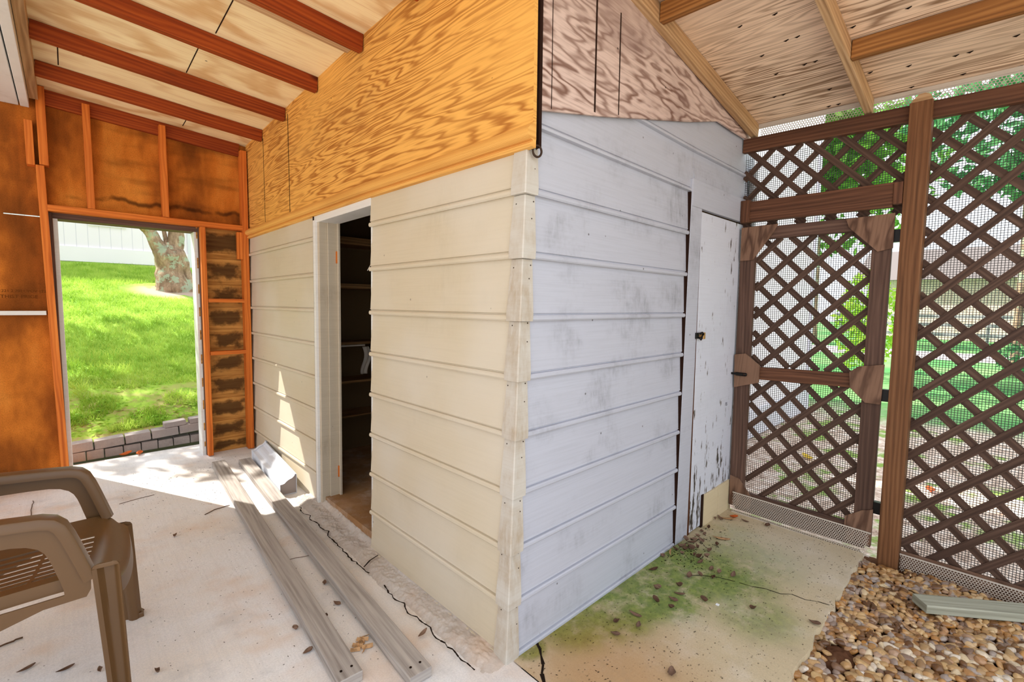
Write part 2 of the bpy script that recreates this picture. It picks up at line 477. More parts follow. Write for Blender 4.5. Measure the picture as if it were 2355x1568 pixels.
def lawn_mat():
    m = Mat('lawn', .9, .1); p = m.pos()
    a = m.noise(p, 1.1, 4, .6); b = m.noise(m.map(p, (1, .45, 1)), 22, 4, .7)
    c = m.mix(m.step(a, .35, .65), lin(128, 170, 56), lin(168, 202, 84))
    c = m.mix(m.math('MULTIPLY', m.step(b, .45, .7), .5), c, lin(92, 132, 38))
    y = m.sep(p)[1]
    edge = m.math('MULTIPLY', m.step(y, 7.2, 5.5), m.step(m.noise(p, 6, 4, .7), .42, .6))
    c = m.mix(m.math('MULTIPLY', edge, .8), c, lin(176, 150, 112))
    c = m.mix(m.math('MULTIPLY', blob(m, p, 1.5, 10.75, .8, .5), m.step(m.noise(p, 3, 4), .3, .5)), c, lin(190, 166, 152))
    m.col(c); return m.m
M['lawn'] = lawn_mat()

def yard_mat():
    m = Mat('yard', .9, .1); p = m.pos(); xyz = m.sep(p)
    litter = m.ramp(m.noise(p, 9, 5, .75), [(.3, lin(120, 92, 76)), (.48, lin(206, 182, 164)), (.62, lin(240, 226, 214)), (.75, lin(160, 124, 98))])
    tuft = m.math('MULTIPLY', m.step(m.noise(m.map(p, (1, 1, 1), (3, 1, 0)), 2.2, 4, .7), .52, .62), .9)
    near = m.mix(tuft, litter, lin(124, 160, 60))
    far = m.mix(m.step(m.noise(p, .5, 3), .35, .65), lin(84, 150, 84), lin(132, 184, 110))
    drive = m.step(m.math('ABSOLUTE', m.math('SUBTRACT', xyz[0], 21.5)), 1.9, 1.6)
    far = m.mix(drive, far, lin(212, 200, 200))
    e = m.math('ADD', xyz[0], m.math('MULTIPLY', m.noise(p, .8, 3), 3.0))
    c = m.mix(m.step(e, 9.2, 11.0), near, far)
    left = m.step(xyz[0], 2.0, 1.0)
    c = m.mix(left, c, lin(206, 196, 182))  # unseen ground on the camera side, made pale to bounce light upward
    m.col(c); return m.m
M['yard'] = yard_mat()

def bark_mat():
    m = Mat('bark', .9, .1); p = m.pos()
    c = m.ramp(m.noise(m.map(p, (9, 9, 3)), 1, 5, .7), [(.3, lin(92, 72, 58)), (.55, lin(160, 134, 112)), (.75, lin(206, 184, 160))])
    l = m.math('MULTIPLY', m.step(m.noise(p, 4.2, 5, .7), .52, .58), .9)
    c = m.mix(l, c, lin(158, 168, 146))
    m.col(c); m.bump(m.noise(m.map(p, (14, 14, 4)), 1, 4), .7, .03); return m.m
M['bark'] = bark_mat()

def house_mat():
    m = Mat('house_siding', .6, .2); p = m.pos(); x = m.sep(p)[0]
    g = m.step(m.math('ABSOLUTE', m.math('SUBTRACT', m.math('FRACT', m.math('MULTIPLY', x, 4.9)), .5)), .46, .49)
    c = m.mix(m.math('MULTIPLY', g, .5), lin(246, 238, 248), lin(176, 172, 194)); m.col(c); return m.m
M['house'] = house_mat()
M['house_plain'] = plain('house_plain', lin(248, 242, 250), .6)
M['house_pale_trim'] = plain('house_trim', lin(222, 222, 232), .6)  # pale bluish grey for corner boards and foundation
M['glass_dark'] = plain('glass_dark', lin(120, 122, 116), .1, .6)
M['shingle'] = plain('shingle', lin(120, 112, 110), .9)
def brick_mat():
    m = Mat('pale_brick', .8, .1); n = m.node('ShaderNodeTexBrick'); m.set(n.inputs[0], m.map(m.pos(), (1, 1, 1), rot=(0, math.pi / 2, 0)))
    n.inputs['Color1'].default_value = lin(226, 196, 186); n.inputs['Color2'].default_value = lin(206, 172, 162); n.inputs['Mortar'].default_value = lin(236, 226, 220); n.inputs['Scale'].default_value = 3
    m.col(n.outputs[0]); return m.m
M['brick'] = brick_mat()
M['fence_grey'] = plain('fence_grey', lin(160, 158, 162), .8)

# ------------------------------------------------------------------ ground and slabs
mb = MB()
mb.grid(lambda u, v: (-45 + 110 * u, -45 + 60 * v, -.12), 10, 10)
mb.build('ground', M['yard'])['kind'] = 'structure'

mb = MB()
ys = [-4, 2.4, 3.2, 4.2, 5.22]
pts = []
def slab_fn(u, v):
    k = v * 4; i = min(int(k), 3); y = ys[i] + (ys[i + 1] - ys[i]) * (k - i)
    return (-3.4 + 4.65 * u, y, floor_z(0, y))
mb.grid(slab_fn, 4, 4)
mb.poly([(-3.4, 5.22, .093), (1.25, 5.22, .093), (1.25, 5.22, -.12), (-3.4, 5.22, -.12)])
mb.poly([(1.25, -4, 0), (1.25, -4, -.12), (1.25, 1.33, -.12), (1.25, 1.33, 0)])
slab = mb.build('floor', M['slab'], solid=.0)
tag(slab, kind='structure')

# path pad with a ragged broken edge toward the gravel
mb = MB()
edge = []
rr = random.Random(3)
n = 44
for i in range(n + 1):
    x = 1.255 + (3.40 - 1.255) * i / n
    y = .495 + .018 * mnoise.noise(Vector((x * 7, 0, 0))) + .012 * mnoise.noise(Vector((x * 23, 3, 0)))
    if x > 3.33: y += (x - 3.33) * .4
    edge.append((x, y))
for i in range(n):
    (xa, ya), (xb, yb) = edge[i], edge[i + 1]
    mb.poly([(xa, ya, 0), (xb, yb, 0), (xb, 1.36, 0), (xa, 1.36, 0)])
    mb.poly([(xa, ya - .012, -.07), (xb, yb - .012, -.07), (xb, yb, 0), (xa, ya, 0)])
pad = mb.build('path', M['pad'])
tag(pad, kind='structure')
def crack(path, w, parent, z=.0012):
    m_ = MB()
    for i in range(len(path) - 1):
        a, b = Vector(path[i]), Vector(path[i + 1]); d = (b - a).normalized(); s_ = Vector((-d.y, d.x))
        w0 = w * (.5 + rr.random()); w1 = w * (.5 + rr.random())
        za, zb = floor_z(*a) + z, floor_z(*b) + z
        m_.poly([(*(a - s_ * w0), za), (*(b - s_ * w1), zb), (*(b + s_ * w1), zb), (*(a + s_ * w0), za)])
    m_.build('crack', M['crack'], parent)
crack([(1.415, 1.318), (1.392, 1.29), (1.385, 1.27), (1.36, 1.24), (1.33, 1.2), (1.29, 1.17), (1.262, 1.13), (1.256, 1.0)], .006, pad)
crack([(2.505, .88), (2.52, .82), (2.55, .77), (2.56, .70), (2.60, .66), (2.60, .60), (2.63, .55), (2.64, .505)], .0022, pad)
crack([(2.36, 1.1), (2.42, 1.05), (2.47, .98), (2.50, .9)], .002, pad)

# rough concrete footing along the shed wall
mb = MB()
def foot_fn(u, v):
    y = 1.25 + (3.45 - 1.25) * v
    wv = .16 + .03 * mnoise.noise(Vector((0, y * 3, 1)))
    x = 1.262 - wv * (1 - u)
    h = .002 + .020 * smooth(0, .35, u) + .020 * smooth(.72, .95, u)
    h += (.006 * mnoise.noise(Vector((x * 18, y * 12, 0))) + .0045 * mnoise.noise(Vector((x * 48, y * 40, 0))) + .0035 * mnoise.noise(Vector((x * 110, y * 100, 0)))) * smooth(0, .15, u)
    h *= smooth(1.27, 1.40, y)
    return (x, y, floor_z(1, y) + max(h, -.002) - .004)
mb.grid(foot_fn, 40, 400)
foot = mb.build('footing_slab', M['footing'], shade=True); tag(foot, kind='structure')
fc = [(1.095 + .02 * mnoise.noise(Vector((0, y * .075, 1))) + .022 * mnoise.noise(Vector((0, y * .35, 9))) + rr.uniform(-.006, .006), y * .025) for y in range(54, 132)]
for q in range(0, 76, 6):
    if q != 30: crack(fc[q:q + 7], .0032, foot, .016)
crack([(1.095, 2.3), (1.15, 2.34), (1.21, 2.36)], .004, foot, .03)
# thin broken mortar strip under wall on the path side
mb = MB()
mb.grid(lambda u, v: (1.26 + 1.36 * u, 1.332 - .03 * (1 - v) - .006 * mnoise.noise(Vector((u * 40, 0, 0))), .002 + .02 * v), 60, 2)
tag(mb.build('footing_slab', M['soil'], shade=True), kind='structure')

# ------------------------------------------------------------------ shed: siding
LAPS = [0.0, .234, .462, .694, .928, 1.160, 1.393, 1.633, 1.874, 2.118, 2.352, 2.60]
def lap_profile(z0, z1, ztop):
    """(outward, z) section of one siding course, bottom to top, cut at ztop"""
    pr = [(.000, z0 - .002), (.019, z0 - .005), (.024, z0 + .001), (.024, z0 + .011), (.020, z0 + .017), (.0095, z0 + .0185), (.0095, z0 + .0225), (.0155, z0 + .025), (.014, z0 + .032), (.003, z1 + .004)]
    if ztop < z1:
        out = []
        for i, (o, z) in enumerate(pr):
            if z <= ztop: out.append((o, z))
            else:
                o0, zz0 = pr[i - 1]; f = (ztop - zz0) / (z - zz0)
                out.append((o0 + (o - o0) * f, ztop)); break
        pr = out
    return pr
def siding(mb, axis, a0, a1, zlo, zhi, nseg):
    for k in range(len(LAPS) - 1):
        z0, z1 = LAPS[k], LAPS[k + 1]
        if z1 <= zlo or z0 >= zhi: continue
        pr = lap_profile(z0, z1, zhi)
        pr = [(o, max(z, zlo)) for o, z in pr]
        for i in range(nseg):
            for j in range(len(pr) - 1):
                q = []
                for (aa, jj) in ((i, j), (i + 1, j), (i + 1, j + 1), (i, j + 1)):
                    t = a0 + (a1 - a0) * aa / nseg; o, z = pr[jj]
                    q.append((1.24 - o, t, z) if axis == 'y' else (t, 1.322 - o, z))
                if axis == 'y': q.reverse()
                mb.poly(q)
        for t, flip in ((a0, 0), (a1, 1)):      # end grain of each course
            q = [((1.245, t, z) if axis == 'y' else (t, 1.327, z)) for o, z in (pr[0], pr[-1])]
            q = [((1.24 - o, t, z) if axis == 'y' else (t, 1.322 - o, z)) for o, z in pr] + [q[1], q[0]]
            mb.poly(q if flip else q[::-1])
wall_mid = empty('wall_middle', (1.24, 3.1, 0), kind='structure')
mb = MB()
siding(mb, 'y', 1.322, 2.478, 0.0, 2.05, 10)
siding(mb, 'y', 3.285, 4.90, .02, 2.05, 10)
mb.warp().build('siding', M['siding_warm_lit'], wall_mid)
mb = MB()   # closed back of that wall
mb.box(1.30, 1.33, 1.40, 2.478, .0, 2.05, 'z'); mb.box(1.30, 1.33, 3.285, 4.9, 0, 2.05, 'z')
mb.build('backing', M['closet_dark'], wall_mid)
mb = MB()
def plyA(u, v):
    y = 1.285 + 3.6 * u; z = 2.06 + .95 * v
    return (1.232, y, z)
mb.grid(plyA, 12, 2, lambda u, v: (u * 3.6 + 7, v * .95 + 3))
mb.poly([(1.232, 1.285, 2.06), (1.25, 1.285, 2.06), (1.25, 1.285, 3.01), (1.232, 1.285, 3.01)])
mb.warp().build('plywood_sheet', M['ply_orange'], wall_mid)
mb = MB(); mb.box(1.2295, 1.2325, 3.757, 3.762, 2.1, 2.83, 'z'); mb.box(1.2295, 1.2325, 4.36, 4.363, 2.1, 2.8, 'z')
mb.warp().build('panel_joint', M['crack'], wall_mid)
# moulding between siding and plywood
pr = [(.0, 2.026), (.022, 2.028), (.028, 2.034), (.028, 2.040), (.022, 2.044), (.017, 2.046), (.017, 2.051), (.030, 2.054), (.042, 2.062), (.046, 2.074), (.043, 2.086), (.033, 2.099), (.022, 2.106), (.015, 2.114), (.004, 2.118), (.0, 2.124)]
mb = MB()
N_ = 14
for i in range(N_):
    ya, yb = 1.27 + 3.58 * i / N_, 1.27 + 3.58 * (i + 1) / N_
    for j in range(len(pr) - 1):
        (o0, za), (o1, zb) = pr[j], pr[j + 1]
        mb.poly([(1.234 - o0, yb, za), (1.234 - o0, ya, za), (1.234 - o1, ya, zb), (1.234 - o1, yb, zb)],
                [(yb, za), (ya, za), (ya, zb + j * .01), (yb, zb + j * .01)])
mb.poly([(1.234 - o, 1.27, z) for o, z in pr])
mb.warp()
mb.build('trim_1', M['mould'], weld=True)['kind'] = 'structure'

wall_right = empty('wall_right', (2.4, 1.322, 0), kind='structure')
mb = MB()
siding(mb, 'x', 1.24, 2.605, 0.0, 2.118, 10)
for k, (a0, a1, lo, hi) in enumerate([(1.24, 2.655, 2.118, 2.352), (2.655, 3.62, 2.19, 2.352), (1.24, 3.62, 2.352, 2.60)]):
    siding(mb, 'x', a0, a1, lo, hi, 10)
mb.warp().build('siding', M['siding_white'], wall_right)
mb = MB()
mb.box(1.30, 2.79, 1.36, 1.38, 0, 2.6, 'z'); mb.box(2.79, 3.62, 1.35, 1.38, 2.02, 2.6, 'z'); mb.box(3.5, 3.62, 1.34, 1.38, 0, 2.6, 'z')
mb.build('backing', M['closet_dark'], wall_right)
# metal corner caps, one to each course
for k in range(len(LAPS) - 2):
    z0, z1 = LAPS[k] - .006, LAPS[k + 1] - .008
    if z0 > 2.1: break
    z1b = min(z1, 2.06 if k < 8 else 2.30)
    mb = MB(); wA, wB = .05, .045
    ob, ot = .0262, .0095
    f = (z1b - z0) / (z1 - z0); ot = ob + (ot - ob) * f
    ks = 1.0 if k < 9 else 0
    def cap_ring(o, z):
        return [(1.24 - o, 1.322 + wA, z), (1.24 - o, 1.322 - o + .004, z), (1.24 - o + .004, 1.322 - o, z), (1.24 + wB, 1.322 - o, z)]
    r0, r1 = cap_ring(ob, z0), cap_ring(ot, z1b)
    rm = cap_ring(ob + .001, z0 + .03)
    for ra, rb in ((r0, rm), (rm, r1)):
        for j in range(3):
            mb.poly([ra[j], ra[j + 1], rb[j + 1], rb[j]])
    mb.poly([(1.24 + .0, 1.322 + wA, z0), (1.24 + wB, 1.322, z0)] + r0[::-1])
    mb.poly([r0[0], rm[0], r1[0], (1.24, 1.322 + wA, z1b), (1.24, 1.322 + wA, z0)])
    mb.poly([r0[3], (1.24 + wB, 1.322, z0), (1.24 + wB, 1.322, z1b), r1[3], rm[3]])
    cap = mb.warp().build('corner_cap', M['corner_paint'], wall_right)
    mb = MB(); r3 = random.Random(k + 40)
    for q in range(4):
        zz = z0 + (z1b - z0) * (.1 + .27 * q + r3.uniform(-.05, .05)); o = ob + (ot - ob) * (zz - z0) / (z1b - z0)
        yy = 1.322 + .036 + r3.uniform(-.006, .006); mb.tube([(1.24 - o - .001, yy, zz), (1.24 - o + .003, yy, zz)], .0028, 7)
        xx = 1.24 + .030 + r3.uniform(-.006, .006); mb.tube([(xx, 1.322 - o - .001, zz + .01), (xx, 1.322 - o + .003, zz + .01)], .0028, 7)
    mb.warp().build('nail_heads', M['rust'], cap)
# grey weathered plywood gable
mb = MB()
poly = [(1.275, 2.178), (1.7, 2.275), (2.113, 2.378), (2.55, 2.487), (2.95, 2.587), (3.2, 2.585), (3.50, 2.59), (3.50, 2.62), (2.95, 2.72), (1.9, 2.90), (1.275, 3.03)]
mb.prism([(x, 1.288, z) for x, z in poly], (0, .012, 0))
mb.warp(lambda p: warp((p[0], p[1], 2.06))[:2] + (p[2],)).build('plywood_sheet', M['ply_grey'], wall_right)
for x, zz0, zz1, w in ((1.335, 2.2, 2.9, .003), (1.615, 2.27, 2.88, .010), (1.80, 2.31, 2.75, .007)):
    mb = MB(); mb.box(x, x + w, 1.2865, 1.2885, zz0, zz1, 'z')
    mb.warp(lambda p: warp((p[0], p[1], 2.06))[:2] + (p[2],)).build('panel_joint', M['dark_gap'], wall_right)
mb = MB(); mb.box(1.262, 1.277, 1.283, 1.305, 2.04, 3.0, 'z')
mb.warp(lambda p: warp((p[0], p[1], 2.06))[:2] + (p[2],)).build('plywood_edge', M['dark_gap'], wall_right)

# white door on the right wall
d3 = empty('door_3', (3.15, 1.31, 0), kind='structure')
MB().prism([(2.614, 1.296, 0), (2.764, 1.296, 0), (2.792, 1.296, 2.04), (2.792, 1.296, 2.19), (2.614, 1.296, 2.19)], (0, .03, 0)).warp().build('casing', M['siding_white'], d3, bevel=.002)
MB().box(2.606, 2.613, 1.2985, 1.33, .0, 2.115, 'z').warp().build('end_gap', M['dark_gap'], d3)
MB().box(2.66, 3.56, 1.292, 1.320, 2.035, 2.192, 'x').build('header_board', M['siding_white'], d3, bevel=.002)
MB().box(2.745, 2.812, 1.3045, 1.345, .0, 2.03, 'z').build('jamb', M['rot'], d3)
MB().box(2.806, 3.50, 1.302, 1.33, .012, 2.022, 'z').build('door_slab', M['door_white'], d3, bevel=.003)
MB().box(2.985, 3.20, 1.290, 1.302, .0, .215, 'z').build('patch_board', M['cream_board'], d3, bevel=.002)
MB().box(3.206, 3.40, 1.290, 1.302, .0, .217, 'z').build('patch_board', M['cream_board'], d3, bevel=.002)
MB().box(2.955, 2.985, 1.296, 1.3005, .0, .22, 'z').build('bare_strip', M['dark_gap'], d3)
mb = MB(); mb.tube([(3.545, 1.285, 0), (3.545, 1.28, 1.2), (3.55, 1.285, 2.42)], .028, 12)
mb.build('trim_2', M['trim_white'], shade=True)['kind'] = 'structure'
def text(body, size, mat, loc, rot, parent, name='lettering'):
    cu = bpy.data.curves.new(name, 'FONT'); cu.body = body; cu.size = size; cu.extrude = .0004
    cu.materials.append(mat)
    o = bpy.data.objects.new(name, cu); COL.objects.link(o)
    place(o, loc, parent); o.rotation_euler = rot
    return o
text('15', .034, M['pencil'], (3.27, 1.2985, .77), (math.pi / 2, .12, 0), d3, 'pencil_mark')

# hasp and padlock
pk = empty('padlock', (2.806, 1.28, 1.24), 'rusty black hasp with a small brass padlock on the white door edge', 'padlock')
MB().box(2.765, 2.80, 1.287, 1.297, 1.255, 1.292, 'x').build('hasp', M['black_metal'], pk, bevel=.002)
MB().tube([(2.800, 1.284, 1.285), (2.812, 1.272, 1.292), (2.825, 1.272, 1.285), (2.825, 1.278, 1.265), (2.812, 1.28, 1.25), (2.80, 1.284, 1.262)], .007, 8).build('shackle', M['black_metal'], pk, shade=True)
MB().box(2.822, 2.85, 1.268, 1.296, 1.252, 1.293, 'z').build('lock_body', M['brass'], pk, bevel=.003)
# screw eye near the corner
ek = empty('screw_eye', (1.297, 1.24, 2.02), 'dark rusty screw eye ring near the top of the shed corner', 'hook')
ring = [(1.300 + .017 * math.cos(t), 1.245 - .006 * math.cos(t), 2.024 + .021 * math.sin(t)) for t in [2.6 + 5.9 * i / 20 for i in range(21)]]
MB().tube(ring, .0042, 8).build('ring', M['rust'], ek, shade=True)
MB().tube([(1.275, 1.27, 2.036), (1.285, 1.255, 2.03), ring[0]], .003, 8).build('shank', M['rust'], ek, shade=True)

# ------------------------------------------------------------------ closet doorway and interior
d2 = empty('door_2', (1.24, 2.88, 0), kind='structure')
MB().box(1.219, 1.245, 3.281, 3.289, .03, 2.03, 'z').warp().build('end_gap', M['dark_gap'], d2)
MB().box(1.216, 1.245, 3.245, 3.281, .03, 2.0, 'z').warp().build('casing', M['trim_white'], d2, bevel=.002)
MB().box(1.232, 1.285, 3.215, 3.262, .035, 2.0, 'z').warp().build('jamb', M['jamb_paint'], d2, bevel=.002)
MB().box(1.285, 1.345, 3.20, 3.262, .04, 2.0, 'z').warp().build('jamb', M['jamb_paint'], d2, bevel=.002)
MB().box(1.345, 1.36, 3.175, 3.262, .04, 2.0, 'z').warp().build('door_stop', M['jamb_paint'], d2, bevel=.002)
MB().box(1.226, 1.36, 2.478, 3.285, 1.985, 2.032, 'y').warp().build('head_casing', M['trim_white'], d2, bevel=.002)
MB().box(1.232, 1.345, 2.470, 2.482, .0, 2.0, 'z').warp().build('jamb', M['trim_white'], d2)
MB().box(1.338, 1.350, 3.19, 3.202, 1.72, 1.80, 'z').warp().build('hinge_mortise', M['stud'], d2)
MB().box(1.338, 1.350, 3.19, 3.202, .22, .30, 'z').warp().build('hinge_mortise', M['stud'], d2)
mb = MB()
mb.box(1.28, 3.6, 4.15, 4.2, -.1, 2.6, 'x'); mb.box(3.55, 3.6, 1.36, 4.2, -.1, 2.6, 'y'); mb.box(1.28, 3.6, 1.36, 4.2, 2.6, 2.63, 'x')
tag(mb.build('wall_closet', M['closet_dark']), kind='structure')
tag(MB().box(1.255, 3.55, 1.36, 4.15, .0, .09, 'y').build('floor_closet', M['closet_floor']), kind='structure')
for z, th, lab, x1 in ((1.095, .02, 'upper', 3.0), (.758, .02, 'middle', 3.0), (.458, .012, 'lowest', 3.0), (1.575, .04, 'high', 3.0), (1.95, .06, 'top', 3.0)):
    tag(MB().box(1.3, x1, 3.88, 4.15, z, z + th, 'x').build('closet_shelf', M['shelf']),
        {'upper': 'brown closet shelf about hip height, with a pale strip under its front edge',
         'middle': 'brown closet shelf below the one with the pale strip',
         'lowest': 'thin dark closet shelf nearest the floor',
         'high': 'dim closet shelf at head height above the pale hanging rag',
         'top': 'thick olive-brown closet shelf highest inside the dark doorway'}[lab], 'shelf', 'shelves inside the closet')
tag(MB().box(1.64, 1.88, 3.86, 3.88, 1.078, 1.092, 'x').build('shelf_strip', M['string'], bevel=.002), 'pale narrow strip along the closet shelf edge', 'strip')
mb = MB(); mb.grid(lambda u, v: (1.86 + .06 * u + .02 * math.sin(v * 5), 3.872 + .008 * math.sin(u * 9 + v * 3), 1.07 - .24 * v), 8, 10)
tag(mb.build('rag', M['string'], shade=True, solid=.003), 'pale rag hanging below the closet shelf', 'rag')
mb = MB(); mb.tube([(1.62, 2.95, 1.83), (1.56, 2.96, 1.79), (1.50, 2.97, 1.72), (1.475, 2.98, 1.67)], .0022, 6)
ps = mb.build('pull_cord', M['string'], shade=True); tag(ps, 'white pull cord dangling in the dark closet doorway', 'cord')

# ------------------------------------------------------------------ left wall with the open doorway
wl = empty('wall_left', (.4, 4.87, 0), kind='structure')
YS = 4.868
def panel(name, x0, x1, z0, z1, mat, hole=None):
    MB().box(x0, x1, YS, YS + .012, z0, z1, 'z').build(name, mat, wl)
panel('sheathing_panel', -3.4, -.055, 0.0, 2.050, M['sheathing'])  # unseen left run of these panels lengthened to stop the sun
panel('sheathing_panel', -3.4, -.302, 2.050, 2.98, M['sheathing'])
panel('sheathing_panel', -.302, -.055, 2.058, 2.98, M['sheathing'])
panel('sheathing_panel', -.055, 1.25, 2.10, 3.02, M['sheathing'])
# lapped boards seen from behind beside the doorway
zs = [.09, .20, .37, .575, .775, .985, 1.20, 1.40, 1.60, 1.83, 2.10]
for i in range(len(zs) - 1):
    a, b = zs[i], zs[i + 1]
    mb = MB()
    mb.v += [(.83, YS + .012, a - .01), (1.25, YS + .012, a - .01), (1.25, YS - .004, b), (.83, YS - .004, b), (.83, YS + .03, a - .01), (1.25, YS + .03, a - .01), (1.25, YS + .014, b), (.83, YS + .014, b)]
    mb.f += [(0, 1, 2, 3), (7, 6, 5, 4), (0, 4, 5, 1), (3, 2, 6, 7), (0, 3, 7, 4), (1, 5, 6, 2)]
    mb.uv += [[(0, i), (1, i), (1, i + .98), (0, i + .98)]] + [[(.02, i + .02)] * 4] * 5
    mb.build('lapped_board', M['plank_stain'], wl)
text('1221 2 7021 VOV 1227', .026, M['ink'], (-.352, YS - .001, 1.505), (math.pi / 2, 0, 0), wl)
text("'THIST PRIGE", .034, M['ink'], (-.352, YS - .001, 1.462), (math.pi / 2, 0, 0), wl)

d1 = empty('door_1', (.385, 4.95, .08), kind='structure')
for x0, x1 in ((-.058, -.030), (.815, .843)):
    MB().box(x0, x1, 4.87, 5.02, .08, 2.06, 'z').build('jamb', M['trim_white'], d1, bevel=.002)
for x0, x1 in ((-.078, -.056), (.840, .85)):
    MB().box(x0, x1, 4.84, 4.90, .08, 2.09, 'z').build('frame_edge', M['gate_wood'], d1, bevel=.002)
MB().box(-.058, .843, 4.865, 5.02, 2.05, 2.105, 'x').build('head_jamb', M['gate_wood'], d1, bevel=.002)
MB().box(-.04, -.030, 4.99, 5.02, .6, 1.72, 'z').build('weather_strip', M['dark_gap'], d1)

def stud(x0, x1, y0, z0, z1, label, depth=.085, mat='stud', lean=0, name='wall_stud', cat='stud', ax='z'):
    mb = MB()
    if ax == 'z': mb.beam(((x0 + x1) / 2 + lean, y0 + depth / 2, z0), ((x0 + x1) / 2, y0 + depth / 2, z1), x1 - x0, depth, up=(0, 1, 0))
    else: mb.box(x0, x1, y0, y0 + depth, z0, z1, 'x')
    o = mb.build(name, M[mat], bevel=.002); tag(o, label, cat, 'framing of the doorway wall'); return o
YF = 4.780
stud(-.124, -.080, YF, .078, 2.405, 'long orange stud on the left side of the open doorway', lean=.03)
stud(-.104, -.056, YF, 2.410, 2.955, 'upper orange stud stacked on the long stud left of the doorway')
stud(-.168, -.126, YF, 2.40, 2.705, 'short orange wood block beside the stud joint, left of the doorway')
stud(.138, .181, YF, 2.138, 2.90, 'orange cripple stud above the doorway, nearer the white soffit')
stud(.594, .637, YF, 2.138, 2.868, 'orange cripple stud above the doorway, nearer the plywood wall')
stud(1.174, 1.222, YF, .085, 2.80, 'tall orange corner stud against the plywood and siding wall', lean=-.012)
stud(.848, .886, YF, .085, 2.090, 'orange stud on the right side of the open doorway', lean=-.004)
stud(-.078, 1.172, YF, 2.092, 2.136, 'long orange header board across the top of the open doorway', name='header_board', cat='board', ax='x')
stud(.888, 1.172, YF + .002, 1.445, 1.478, 'upper short orange block between the studs right of the doorway', name='blocking_board', cat='board', ax='x')
stud(.888, 1.172, YF + .002, .980, 1.012, 'lower short orange block between the studs right of the doorway', name='blocking_board', cat='board', ax='x')
stud(1.125, 1.171, YF - .001, 1.835, 2.075, 'small upright orange block under the header beside the corner stud', depth=.04, name='blocking_board', cat='board')
stud(-.60, -.118, YF - .004, 1.342, 1.372, 'white painted ledge on the brown sheathing left of the doorway', mat='trim_white', name='ledge_board', cat='board', ax='x')

def zL(x, y): return 2.872 - .073 * (x - 1.24) + .02 * (4.3 - y)
mb = MB(); mb.beam((-.06, 4.852, zL(-.06, 4.85) - .055), (1.176, 4.852, zL(1.176, 4.85) - .055), .03, .11)
tag(mb.build('top_plate', M['rafter'], bevel=.002), 'dark sloping top plate board under the left ceiling', 'board')

# ------------------------------------------------------------------ left roof: ceiling, rafters, soffit
mb = MB()
def ceil_fn(u, v):
    x = -.16 + 1.42 * u; y = .55 + 4.45 * v
    return (x, y, zL(x, y))
mb.grid(ceil_fn, 2, 4, lambda u, v: (u * 1.42 + 2, v * 4.45 + 1))
mb.v += [(p[0], p[1], p[2] + .02) for p in mb.v[:15]]
mb.mesh([ceil_fn(0, 0), ceil_fn(1, 0), ceil_fn(1, 1), ceil_fn(0, 1)], [])
cl = mb.build('ceiling_left', M['ply_ceiling']); tag(cl, kind='structure')
m_ = cl.modifiers.new('solid', 'SOLIDIFY'); m_.thickness = .016; m_.offset = 1
for x, y0, y1 in ((.62, 3.14, 3.75), (.66, 2.5, 3.12), (.02, 3.80, 4.30), (.75, 4.37, 4.78)):
    mb = MB()
    mb.poly([(x, y0, zL(x, y0) - .0012), (x + .006, y0, zL(x, y0) - .0012), (x + .006, y1, zL(x, y1) - .0012), (x, y1, zL(x, y1) - .0012)])
    mb.build('panel_joint', M['dark_gap'], cl)
def rafterL(y, label, x1=1.228, mat='rafter'):
    mb = MB()
    a, b = Vector((-.088, y + .022, zL(-.088, y) - .0465)), Vector((x1, y + .022, zL(x1, y) - .0465))
    mb.beam(a, b, .043, .09)
    tag(mb.build('rafter', M[mat], bevel=.002), label, 'rafter', 'rafters of the left ceiling')
rafterL(4.322, 'rafter nearest the doorway wall under the left ceiling')
rafterL(3.756, 'second rafter from the doorway wall under the left ceiling')
rafterL(3.135, 'third rafter from the doorway wall under the left ceiling')
rafterL(2.495, 'fourth rafter from the doorway wall, doubled, under the left ceiling')
rafterL(2.542, 'pale rafter doubled against the fourth rafter of the left ceiling', 1.18, 'rafter_roof')
rafterL(1.905, 'rafter at the top edge of the picture with a notched end')
mb = MB(); mb.beam((-.112, .6, zL(-.11, .6) - .055), (-.112, 4.775, zL(-.11, 4.775) - .055), .046, .11)
tag(mb.build('header_beam', M['rafter_roof'], bevel=.002), 'pale wooden header beam along the white soffit, carrying the rafters', 'beam')
sf = empty('soffit', (-.3, 2.7, 2.8), 'white painted boxed soffit with cracked paint beside the pale header beam', 'soffit')
MB().box(-3.4, -.190, .6, 4.86, 2.812, 2.99, 'y').build('soffit_box', M['trim_white'], sf, bevel=.003)  # visible edge is the soffit; unseen width to the left added to block sun
MB().box(-.182, -.137, .6, 4.845, 2.806, 2.99, 'y').build('fascia_strip', M['trim_white'], sf, bevel=.003)

# ------------------------------------------------------------------ right roof
def zR(x, y): return 2.695 - .160 * (x - 3.4) - .033 * (1.25 - y)
mb = MB()
mb.grid(lambda u, v: (1.28 + 2.20 * u, -.8 + 2.13 * v, zR(1.28 + 2.20 * u, -.8 + 2.13 * v)), 2, 2, lambda u, v: (v * 2.13 + 3, u * 2.2 + 5))
cr = mb.build('ceiling_right', M['ply_roof']); tag(cr, kind='structure')
m_ = cr.modifiers.new('solid', 'SOLIDIFY'); m_.thickness = .016; m_.offset = 1
